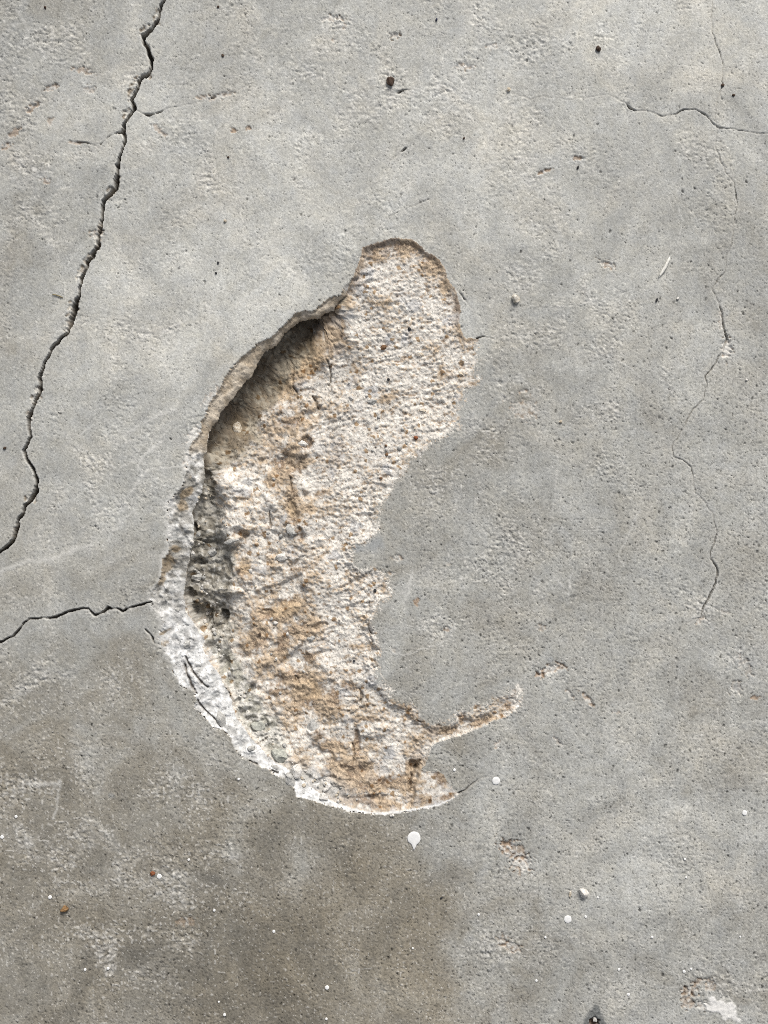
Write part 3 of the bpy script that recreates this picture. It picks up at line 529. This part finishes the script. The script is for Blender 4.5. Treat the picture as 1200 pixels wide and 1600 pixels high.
# --- colours of the broken edge
tan_ = mix(np.array([0.36, 0.30, 0.225], f32), np.array([0.47, 0.41, 0.33], f32), ss(-0.4, 0.4, g30 + 0.8 * h10)[..., None])
whi = mix(np.array([0.40, 0.395, 0.38], f32), np.array([0.70, 0.695, 0.68], f32), ss(-0.55, 0.25, g30 * 0.6 + 0.7 * h10 + 0.5 * g8)[..., None])
WB = [(290,770,22,8,40,.9),(283,790,10,14,0,.9),(270,860,14,8,20,.8),(262,880,12,24,-20,.8),(252,900,8,26,-20,.8),(256,988,16,3,30,.9),(258,1005,5,12,-30,.7),(250,1010,4,14,-25,.8),(295,745,5,20,0,.4)]
wb = ss(0.3, 0.7, blobs(X, Y, WB) + 0.3 * h10 + 0.25 * h5)
whi = mix(whi, np.array([0.33, 0.255, 0.165], f32), (0.85 * wb)[..., None])
whi = mix(whi, np.array([0.46, 0.46, 0.455], f32), (0.7 * gst)[..., None])
old = ss(975, 915, Y)
whi = mix(whi, whi * mix(np.array([0.62, 0.60, 0.56], f32), np.array([0.92, 0.91, 0.89], f32), ss(-0.4, 0.4, g30 + 0.7 * h10 + 0.6 * h5)[..., None]), old[..., None])
whi = mix(whi, whi * np.array([0.66, 0.67, 0.67], f32), (0.8 * ss(0.05, 0.5, g8 + 0.7 * g30 - 0.02))[..., None])
whi = whi * (0.90 + 0.16 * stone_id)[..., None]
rimc = mix(whi, tan_, upper[..., None])
rimc *= (1 + 0.10 * g0 + 0.12 * h3 + 0.08 * h5)[..., None]
dk = rng.random(X.shape) < 0.016
rimc[dk] *= 0.4
thin = band & (zI < 7)
rimc = np.where(thin[..., None], mix(rimc, np.array([0.58, 0.57, 0.55], f32), 0.5), rimc)
col = np.where(band[..., None], rimc, base)
for pts in FISS:
    d, hw = line_field(X, Y, pts, kx[B], ky[B])
    cov = ss(hw + 0.8, hw - 0.5, d) * (hw > 0)
    col = mix(col, np.array([0.13, 0.10, 0.07], f32), (0.62 * cov)[..., None])
# scuffed white halo just outside the left edge
halo = ss(-9, 0, dO + 4 * h10 + 2 * h5) * ss(640, 700, Y) * ss(345, 300, X - 0.25 * np.maximum(Y - 950, 0)) * ss(1100, 1000, Y)
ab = ALB[B]
ab = mix(ab, np.array([0.56, 0.55, 0.52], f32), (0.55 * np.clip(halo, 0, 1) * (dO > -14))[..., None])
# thin weathered skin around the soft side: feather the grey over the white
feather = ss(-4.5, 4.0, dO + 1.6 * g0) * np.where(wO > 11, 1, 0) + np.where(wO > 11, 0, 1) * (dO > 0)
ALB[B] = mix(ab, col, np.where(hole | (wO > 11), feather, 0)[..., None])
PB = PART[B]
PB[hole & ~band] = 1
PB[band & (Y > 700)] = 2
PB[band & (Y <= 700)] = 3
PART[B] = PB
PART[patch_mask & (PART == 0)] = 4
ALB = np.clip(ALB, 0.02, 0.80)

# ------------------------------------------------------------------ materials
def mat_surface(name, rough_, bump):
    m = bpy.data.materials.new(name); m.use_nodes = True
    t_ = m.node_tree; b = t_.nodes['Principled BSDF']; L = t_.links
    at = t_.nodes.new('ShaderNodeAttribute'); at.attribute_name = 'tint'
    tc = t_.nodes.new('ShaderNodeTexCoord')
    n1 = t_.nodes.new('ShaderNodeTexNoise'); n1.inputs['Scale'].default_value = 900; n1.inputs['Detail'].default_value = 3
    n2 = t_.nodes.new('ShaderNodeTexNoise'); n2.inputs['Scale'].default_value = 3.2; n2.inputs['Detail'].default_value = 6
    r1 = t_.nodes.new('ShaderNodeMapRange'); r1.inputs[1].default_value = 0.25; r1.inputs[2].default_value = 0.75; r1.inputs[3].default_value = 0.80; r1.inputs[4].default_value = 1.18
    mu = t_.nodes.new('ShaderNodeMix'); mu.data_type = 'RGBA'; mu.blend_type = 'MULTIPLY'; mu.inputs[0].default_value = 1
    L.new(tc.outputs['Object'], n1.inputs['Vector']); L.new(tc.outputs['Object'], n2.inputs['Vector'])
    L.new(n1.outputs['Fac'], r1.inputs[0]); L.new(at.outputs['Color'], mu.inputs[6]); L.new(r1.outputs[0], mu.inputs[7])
    r2 = t_.nodes.new('ShaderNodeMapRange'); r2.inputs[1].default_value = 0.3; r2.inputs[2].default_value = 0.7; r2.inputs[3].default_value = 0.94; r2.inputs[4].default_value = 1.06
    m2 = t_.nodes.new('ShaderNodeMix'); m2.data_type = 'RGBA'; m2.blend_type = 'MULTIPLY'; m2.inputs[0].default_value = 1
    L.new(n2.outputs['Fac'], r2.inputs[0]); L.new(mu.outputs[2], m2.inputs[6]); L.new(r2.outputs[0], m2.inputs[7])
    L.new(m2.outputs[2], b.inputs['Base Color'])
    bp = t_.nodes.new('ShaderNodeBump'); bp.inputs['Strength'].default_value = bump; bp.inputs['Distance'].default_value = 0.0006
    L.new(n1.outputs['Fac'], bp.inputs['Height']); L.new(bp.outputs['Normal'], b.inputs['Normal'])
    b.inputs['Roughness'].default_value = rough_; b.inputs['Specular IOR Level'].default_value = 0.25
    return m
def mat_solid(name, c, rough_=0.85, var=0.25, scale=500, c2=None, bump=0.4, spec=0.3):
    m = bpy.data.materials.new(name); m.use_nodes = True
    t_ = m.node_tree; b = t_.nodes['Principled BSDF']; L = t_.links
    tc = t_.nodes.new('ShaderNodeTexCoord'); n1 = t_.nodes.new('ShaderNodeTexNoise')
    n1.inputs['Scale'].default_value = scale; n1.inputs['Detail'].default_value = 5
    cr = t_.nodes.new('ShaderNodeValToRGB')
    c2 = c2 or tuple(min(0.9, v * (1 + var)) for v in c)
    cr.color_ramp.elements[0].position = 0.35; cr.color_ramp.elements[1].position = 0.68
    cr.color_ramp.elements[0].color = (*[v * (1 - var) for v in c], 1); cr.color_ramp.elements[1].color = (*c2, 1)
    L.new(tc.outputs['Object'], n1.inputs['Vector']); L.new(n1.outputs['Fac'], cr.inputs['Fac']); L.new(cr.outputs['Color'], b.inputs['Base Color'])
    bp = t_.nodes.new('ShaderNodeBump'); bp.inputs['Strength'].default_value = bump; bp.inputs['Distance'].default_value = 0.0008
    L.new(n1.outputs['Fac'], bp.inputs['Height']); L.new(bp.outputs['Normal'], b.inputs['Normal'])
    b.inputs['Roughness'].default_value = rough_; b.inputs['Specular IOR Level'].default_value = spec
    return m
M_SCREED = mat_surface('grey_screed', 0.88, 0.35)
M_BASE = mat_surface('lime_mortar', 0.93, 0.5)

# ------------------------------------------------------------------ cut the grid into the floor and its parts
vx = ((PX + DX) - 600) * S; vy = (800 - (PY + DY)) * S; vz = Z * S
VERT = np.stack([vx, vy, vz], -1).reshape(-1, 3).astype(f32)
COL = np.concatenate([ALB, np.ones((H, W, 1), f32)], -1).reshape(-1, 4).astype(f32)
ii, jj = np.meshgrid(np.arange(W - 1), np.arange(H - 1))
q00 = (jj * W + ii).ravel()
QUAD = np.stack([q00, q00 + W, q00 + W + 1, q00 + 1], -1).astype(np.int32)
FP = PART[:-1, :-1].ravel()
def grid_object(name, faces, material, parent=None):
    used = np.zeros(len(VERT), bool); used[faces.ravel()] = True
    idx = np.cumsum(used, dtype=np.int64) - 1
    v = VERT[used]; f = idx[faces].astype(np.int32); n = len(f)
    me = bpy.data.meshes.new(name)
    me.vertices.add(len(v)); me.vertices.foreach_set('co', v.ravel())
    me.loops.add(n * 4); me.loops.foreach_set('vertex_index', f.ravel())
    me.polygons.add(n); me.polygons.foreach_set('loop_start', np.arange(0, n * 4, 4, dtype=np.int32))
    me.polygons.foreach_set('use_smooth', np.ones(n, bool))
    ca_ = me.color_attributes.new('tint', 'FLOAT_COLOR', 'POINT'); ca_.data.foreach_set('color', COL[used].ravel())
    me.update(calc_edges=True); me.materials.append(material)
    o = bpy.data.objects.new(name, me); C.objects.link(o)
    if parent: o.parent = parent
    return o
floor = grid_object('floor', QUAD[FP == 0], M_SCREED)
floor['kind'] = 'structure'
floor['label'] = 'cracked grey concrete floor with a broken hole showing the layer below'
def child(name, sel, material, label):
    o = grid_object(name, QUAD[sel], material, floor); o['label'] = label; return o
child('exposed_base', FP == 1, M_BASE, 'rough white and brown mortar laid bare inside the hole')
child('broken_edge', FP == 2, M_BASE, 'white crumbling broken edge along the lower side of the hole')
child('broken_edge', FP == 3, M_BASE, 'tan overhanging broken edge along the upper side of the hole')
child('white_patch', FP == 4, M_SCREED, 'white bare patch in the chipped lower corner of the floor')
for k, (lab, pts) in enumerate(CRACKS):
    if (FP == 10 + k).any(): child('crack', FP == 10 + k, M_SCREED, lab)

# ------------------------------------------------------------------ small solids
def zat(px, py, r=0):
    j = int(np.clip(np.searchsorted(gy, py), 0, H - 1)); i = int(np.clip(np.searchsorted(gx, px), 0, W - 1))
    k = max(1, int(r / STEP))
    return float(np.median(Z[j - k:j + k + 1, i - k:i + k + 1]))
def P(px, py, z=0): return Vector(((px - 600) * S, (800 - py) * S, z * S))
import bmesh
def pebble_mesh(name, rx, ry, rz, seed, rot=0, angular=0.28, sub=2, flat_cuts=6):
    bm = bmesh.new(); bmesh.ops.create_icosphere(bm, subdivisions=sub, radius=1)
    r = random.Random(seed)
    cuts = []
    for _ in range(flat_cuts):
        n = Vector((r.uniform(-1, 1), r.uniform(-1, 1), r.uniform(-0.4, 1))).normalized(); cuts.append((n, r.uniform(0.62, 0.86)))
    off = Vector((r.uniform(0, 50), r.uniform(0, 50), r.uniform(0, 50)))
    for v in bm.verts:
        p = v.co.copy()
        for n, d in cuts:
            e = p.dot(n) - d
            if e > 0: p -= n * e
        p *= 1 + angular * mnoise.noise(p * 1.3 + off) + 0.10 * mnoise.noise(p * 3.5 + off)
        x, y = p.x * rx, p.y * ry
        v.co = Vector((x * math.cos(rot) - y * math.sin(rot), x * math.sin(rot) + y * math.cos(rot), p.z * rz)) * S
    zmin = min(v.co.z for v in bm.verts)
    for v in bm.verts: v.co.z -= zmin
    me = bpy.data.meshes.new(name); bm.to_mesh(me); bm.free()
    return me
def add(name, me, material, loc, parent=None, **props):
    me.materials.clear(); me.materials.append(material)
    o = bpy.data.objects.new(name, me); C.objects.link(o); o.location = loc
    if parent: o.parent = parent
    for k, v in props.items(): o[k] = v
    return o

MC = {
 'dark': mat_solid('dark_brown_clay', (0.055, 0.035, 0.024)), 'brown': mat_solid('brown_clay', (0.15, 0.085, 0.045)), 'rust': mat_solid('rust_brown_grit', (0.20, 0.07, 0.03)),
 'orange': mat_solid('orange_brown_clay', (0.20, 0.115, 0.05), var=0.5), 'tan': mat_solid('tan_grit', (0.44, 0.35, 0.24), c2=(0.62, 0.58, 0.5)), 'cream': mat_solid('cream_grit', (0.46, 0.40, 0.31), c2=(0.64, 0.61, 0.55)), 'white': mat_solid('white_plaster', (0.52, 0.49, 0.44), c2=(0.64, 0.62, 0.59)),
 'grey': mat_solid('grey_stone', (0.36, 0.352, 0.33), var=0.3, scale=350), 'black': mat_solid('black_grit', (0.03, 0.03, 0.032)), 'blue': mat_solid('blue_black_grit', (0.03, 0.033, 0.06)),
 'green': mat_solid('greenish_stone', (0.33, 0.33, 0.29), var=0.3, scale=350), 'leaf': mat_solid('dry_leaf', (0.72, 0.70, 0.64), var=0.12), 'straw': mat_solid('dry_straw', (0.20, 0.16, 0.08)),
 'paint': mat_solid('white_paint', (0.66, 0.655, 0.64), rough_=0.5, var=0.03, bump=0.15, spec=0.4)}
GRP = 'loose grit lying on the floor'
PEBBLES = [ # x, y, half width, half length, height, rot, colour, name, label
 (610,128,6.5,8,6.0,8,'dark','pebble','largest dark brown pebble, above the hole, with a soft shadow'),
 (934,77,4.5,5,4.5,10,'dark','pebble','small dark pebble on clean concrete near the top, beyond the largest dark pebble'),
 (805,467,7.5,7,6.5,30,'cream','pebble','pale tan lumpy pebble lying beside the top lobe of the hole'),
 (911,1394,8.5,7.5,8,-30,'white','pebble','white angular pebble lying just above the second largest round paint drop'),
 (891,1396,1.8,6,2.2,-8,'tan','plaster_chip','thin pale chip standing next to the white angular pebble'),
 (101,1420,6.5,5.5,6,20,'orange','clay_crumb','orange brown crumbly clod on the dirty lower floor'),
 (239,1364,4.5,3.8,4,0,'rust','clay_crumb','reddish brown crumb touching a white paint drop'),
 (931,1594,4.2,5.2,7,20,'white','pebble','cream pebble sitting in the small dark hole at the bottom edge'),
 (876,659,3.2,2.6,3,0,'tan','grit_grain','tiny tan grain on plain grey concrete to the right of the hole'),
 (1026,469,1.8,3.4,3,-20,'black','grit_grain','tiny black and pale splinter just below the white leaf sliver'),
 (1059,467,2.2,2.4,2.5,0,'white','grit_grain','tiny white grain beside the black splinter below the leaf sliver'),
 (352,346,2.6,2.6,2.8,0,'tan','grit_grain','tiny tan grain right of the long open crack'),
 (8,700,3,2.4,2.4,20,'dark','grit_grain','small dark grain at the left edge beside the long open crack'),
 (1129,133,3,2.5,2.4,0,'dark','grit_grain','dark grain lodged in the thin meandering crack'),
 (1146,149,2.6,2.2,2.2,0,'dark','grit_grain','dark grain just right of the thin meandering crack'),
 (903,262,1.9,3,2.4,-20,'black','grit_grain','black speck just below a brown pit in the upper right concrete'),
 (725,216,2.6,1.6,2.2,45,'dark','grit_grain','thin dark grain lying alone between the brown pebble and the hole'),
 (682,31,1.9,3,2.4,-15,'blue','grit_grain','tiny blue black grain near the top edge'),
 (795,140,3.6,4.2,3.4,0,'tan','grit_grain','small speckled tan grain at the start of the faint wavy crack'),
 (341,11,2,2,2,0,'dark','grit_grain','tiny dark grain at the top edge by the long crack'),
 (71,12,2,2.4,2,0,'dark','grit_grain','tiny dark grain in the rough top left corner'),
 (348,87,2.4,2.2,2,0,'dark','grit_grain','dark speck on the rough concrete above the forking crack'),
 (357,246,2.2,1.8,2,0,'dark','grit_grain','dark speck below the pair of brown pits'),
 (341,411,2,2,2,0,'black','grit_grain','upper of two black specks left of the hole top'),
 (338,427,1.8,1.8,1.8,0,'black','grit_grain','lower of two black specks left of the hole top'),
 (1166,594,2.4,2.2,2.2,0,'white','grit_grain','white grain alone on the right side concrete'),
 (690,1403,2.4,1.9,2,10,'black','grit_grain','black grain below and right of the large paint drop'),
 (599,541,5.4,4.4,4,10,'brown','grit_grain','round brown stone stuck in the white upper part of the hole'),
 (650,684,4.6,3.4,4,0,'rust','grit_grain','red brown stone stuck near the soft right rim of the hole'),
 (640,513,3.0,3.2,3,0,'black','grit_grain','black grain in the white upper part of the hole'),
 (607,592,2.4,2.6,2.6,0,'black','grit_grain','tiny black grain in the middle of the white mortar'),
 (595,747,3.0,2.2,2.6,0,'brown','grit_grain','flat brown grain near the grey tongue of the hole'),
 (604,710,2.6,2.6,2.6,0,'brown','grit_grain','upper brown grain on the scraped white mortar'),
 (586,923,2.8,3,2.8,0,'black','grit_grain','black grain by the round bay in the hole rim'),
 (403,994,2.4,3,2.6,0,'dark','grit_grain','dark grain on the brown lower mortar'),
 (553,1034,2.2,2.2,2.4,0,'black','grit_grain','black grain on the white lower mortar'),
 (603,696,2.6,2,2.4,0,'brown','grit_grain','brown speck on the ridge of the scraped mortar'),
 (306,826,4.6,3,3.6,-25,'white','plaster_chip','small white oval chip in the dark left side of the hole'),
 (304,836,4.6,4,4,20,'grey','plaster_chip','grey chip below the white oval chip in the hole'),
 (311,977,3.4,3.6,4,0,'white','plaster_chip','left one of two pale crumbs in the deep pit'),
 (316,981,3.2,3.6,4,30,'tan','plaster_chip','right one of two pale crumbs in the deep pit'),
 (471,692,8,6,5,-20,'white','plaster_chip','white flake standing over a brown hollow in the hole'),
 (462,1206,9,13,9,15,'white','plaster_chip','white speckled lump on the lower broken edge'),
 (506,1246,7.5,8,7,10,'white','plaster_chip','smooth white cube-like lump at the bottom broken edge'),
]
CATS = {'pebble': 'pebble', 'plaster_chip': 'chip', 'clay_crumb': 'crumb', 'grit_grain': 'grit'}
for k, (x, y, a, b, hgt, rot, c, nm, lab) in enumerate(PEBBLES):
    me = pebble_mesh(nm, a, b, hgt / 1.55, 100 + k, math.radians(rot), sub=3 if max(a, b) > 5 else 2)
    zz = zat(x, y, max(a, b) * 0.7)
    add(nm, me, MC[c], P(x, y, zz - 0.12 * hgt), label=lab, category=CATS[nm], group=GRP if not (230 < x < 720 and 450 < y < 1280) else 'loose bits inside the hole')
# stones bedded in the broken mortar: parts of the floor
STONES = [(453,1217,9,13,9,25,'grey','pale grey stone bedded in the lower broken edge'),(344,1124,8,14,8,20,'grey','smooth grey stone in the white broken edge'),(392,1171,5.5,6,6,0,'grey','small grey stone in the white broken edge'),
 (437,1184,15,13,9,-20,'green','greenish grey stone at the foot of the white edge'),(358,846,12,6,8,8,'grey','pale stone in a brown socket of the mortar'),(488,1140,12,17,6,10,'grey','large banded stone in the lower mortar'),
 (290,1008,8,7,5,0,'grey','faint grey stone in the white edge'),(274,955,4,6,4,20,'grey','small blue grey stone in the white edge'),(257,935,4,6,4,0,'grey','blue grey stone at the crack end'),
 (427,1200,8,5,5,-20,'grey','flat grey stone at the crumbling edge'),(440,872,12,9,6,15,'white','white stone in the middle mortar'),(365,668,9,14,7,10,'tan','rounded tan stone in the deep side'),
 (325,865,9,7,7,0,'grey','grey stone in the dark strip'),(298,905,9,7,7,30,'grey','pale stone below the dark cavity'),(400,1140,11,10,7,0,'green','grey stone in the dusty lower strip'),(455,830,14,8,5,-40,'grey','pale slab stone beside a brown hollow'),
 (447,730,3,4,3,0,'tan','small stone in the brown hollow'),(582,626,9,6,3,0,'grey','faint grey stone in the white mortar'),(485,1000,7,6,4,0,'grey','round grey stone in the brown mortar'),(658,553,6,4,3,0,'tan','tan stone in the white mortar'),(720,584,6,4,3,-20,'tan','tan stone by the soft rim'),(661,641,6,3.5,3,0,'tan','flat tan stone in scraped mortar'),(612,1273,4,4,4,0,'white','white crumb at the bottom rim')]
for k, (x, y, a, b, hgt, rot, c, lab) in enumerate(STONES):
    me = pebble_mesh('bedded_stone', a, b, hgt, 300 + k, math.radians(rot), sub=3, angular=0.32, flat_cuts=10)
    zz = zat(x, y, max(a, b) * 0.8)
    add('bedded_stone', me, MC[c], P(x, y, zz - 1.15 * hgt), floor, label=lab)
# angular bits of rubble bedded along the foot of the broken edge
rub_mesh = {c: [pebble_mesh('bedded_stone', 1 / 0.9, 0.85, 0.7, 700 + k, 0.7 * k, sub=2, angular=0.35, flat_cuts=9) for k in range(5)] for c in ('grey', 'white', 'tan')}
rr_ = random.Random(5)
for (ax, ay, bx, by, wid_, n_) in ((475,1212,545,1252,14,26),(318,770,300,870,9,16),(298,880,330,1000,14,22),(330,1015,440,1180,10,20),(455,1190,470,1225,8,8), (400,780,440,1080,34,26), (540,560,620,720,40,14)):
    for _ in range(n_):
        u = rr_.random(); x = ax + (bx - ax) * u + rr_.gauss(0, wid_ * 0.6); y = ay + (by - ay) * u + rr_.gauss(0, wid_ * 0.5)
        c = rr_.choice(('grey', 'white', 'white', 'tan', 'grey')); sz = rr_.choice((1.6, 2.0, 2.4, 3.0, 4.2))
        me = rr_.choice(rub_mesh[c]);
        o = add('bedded_stone', me, MC[c], P(x, y, zat(x, y, 2.5) - 0.45 * sz), floor)
        o.scale = (sz, sz, sz); o.rotation_euler = (rr_.uniform(-.4, .4), rr_.uniform(-.4, .4), rr_.uniform(0, 6.28))

# leaf sliver, dry straw
def blade(name, pts, wid, thick, material, **props):
    bm = bmesh.new(); rings = []
    for k, (x, y, z) in enumerate(pts):
        a = pts[max(k - 1, 0)]; b = pts[min(k + 1, len(pts) - 1)]
        d = Vector((b[0] - a[0], -(b[1] - a[1]), 0)).normalized(); n = Vector((-d.y, d.x, 0))
        p = P(x, y, z); hw = wid[k] / 2 * S; th = thick / 2 * S
        rings.append([bm.verts.new(p + n * hw), bm.verts.new(p + Vector((0, 0, th))), bm.verts.new(p - n * hw), bm.verts.new(p - Vector((0, 0, th)))])
    for r0_, r1_ in zip(rings[:-1], rings[1:]):
        for q in range(4): bm.faces.new((r0_[q], r0_[(q + 1) % 4], r1_[(q + 1) % 4], r1_[q]))
    bm.faces.new(rings[0]); bm.faces.new(rings[-1][::-1])
    bmesh.ops.recalc_face_normals(bm, faces=bm.faces)
    me = bpy.data.meshes.new(name); bm.to_mesh(me); bm.free()
    for p_ in me.polygons: p_.use_smooth = True
    return add(name, me, material, (0, 0, 0), **props)
zf = zat(1037, 418, 12)
blade('leaf_sliver', [(1046,402,zf+4),(1043,409,zf+3.4),(1040,416,zf+2.8),(1036,423,zf+2.2),(1032,429,zf+1.6),(1029,434,zf+1.2)], [1.6,4.6,6.0,6.2,4.8,1.4], 1.8, MC['leaf'],
      label='slim white dry leaf sliver lying on the grey concrete', category='leaf')
zf = zat(89, 462, 8)
blade('dry_straw', [(82,460,zf+1.2),(87,461,zf+1.6),(92,462.5,zf+1.6),(98,465,zf+1.1)], [1.4,1.7,1.7,1.2], 1.6, MC['straw'],
      label='short bent dry straw left of the long open crack', category='straw')

# paint drops
def drop_mesh(r, seed, tail=0):
    bm = bmesh.new(); q = random.Random(seed); n = 28
    off = q.uniform(0, 99); rings = []
    for f, hgt in ((1.0, -1.2), (0.99, 0.25), (0.88, 0.62), (0.5, 0.72)):
        ring = []
        for k in range(n):
            a = 2 * math.pi * k / n
            rr = r * f * (1 + 0.075 * mnoise.noise(Vector((math.cos(a) * 1.5 + off, math.sin(a) * 1.5, 0))))
            x, y = rr * math.cos(a), rr * math.sin(a)
            if tail:
                e = max(0, -math.sin(a)) ** 26
                y -= tail * e * f; x *= 1 - 0.15 * max(0, -math.sin(a)) ** 6
            ring.append(bm.verts.new(Vector((x, y, hgt + (0.12 * mnoise.noise(Vector((x * .35 + off, y * .35, 0))) if f < 1 else 0))) * S))
        rings.append(ring)
    for a, b in zip(rings[:-1], rings[1:]):
        for k in range(n): bm.faces.new((a[k], a[(k + 1) % n], b[(k + 1) % n], b[k]))
    c = bm.verts.new(Vector((0, 0, 0.72 * S)))
    for k in range(n): bm.faces.new((rings[-1][k], rings[-1][(k + 1) % n], c))
    me = bpy.data.meshes.new('paint_drop'); bm.to_mesh(me); bm.free()
    for p_ in me.polygons: p_.use_smooth = True
    return me
DROPS = [(647,1310,10.4,9,'largest white paint drop, with a thin tail, below the hole'),(775,1220,6.2,0,'round white paint drop with a speck in it, right of the hole bottom'),(887,1436,6.0,0,'round white paint drop below the white pebble'),(1163,1270,4,0,'oval white paint drop near the right edge'),
 (249,1369,4,0,'white paint drop beside the reddish crumb'),(511,1543,3.3,0,'small white paint drop near the bottom edge'),(428,1455,2.4,0,''),(710,1203,2.3,0,''),(748,1429,2,0,''),(645,1482,1.6,0,''),(915,1432,2,0,''),(967,1515,2,0,''),(982,1554,2.3,0,''),(1069,1518,2.4,0,''),(1080,1514,1.8,0,''),
 (852,1464,1.8,0,''),(1019,1464,1.9,0,''),(1070,1342,2,0,''),(1072,1371,1.6,0,''),(335,1422,2,0,''),(295,1343,2,0,''),(133,1515,2.1,0,''),(169,1513,2.2,0,''),(351,1585,2.4,0,''),(342,1565,1.5,0,''),(510,1592,2,0,''),(373,1217,1.9,0,''),(1157,1464,1.6,0,''),(934,1402,1.5,0,''),(3,1308,3,0,''),(25,1276,2.4,0,''),(838,1532,2,0,''),(78,1402,3,0,'')]
for k, (x, y, r, tl, lab) in enumerate(DROPS):
    o = add('paint_drop', drop_mesh(r, 500 + k, tl), MC['paint'], P(x, y, zat(x, y, r) + 0.55), floor)
    if lab: o['label'] = lab
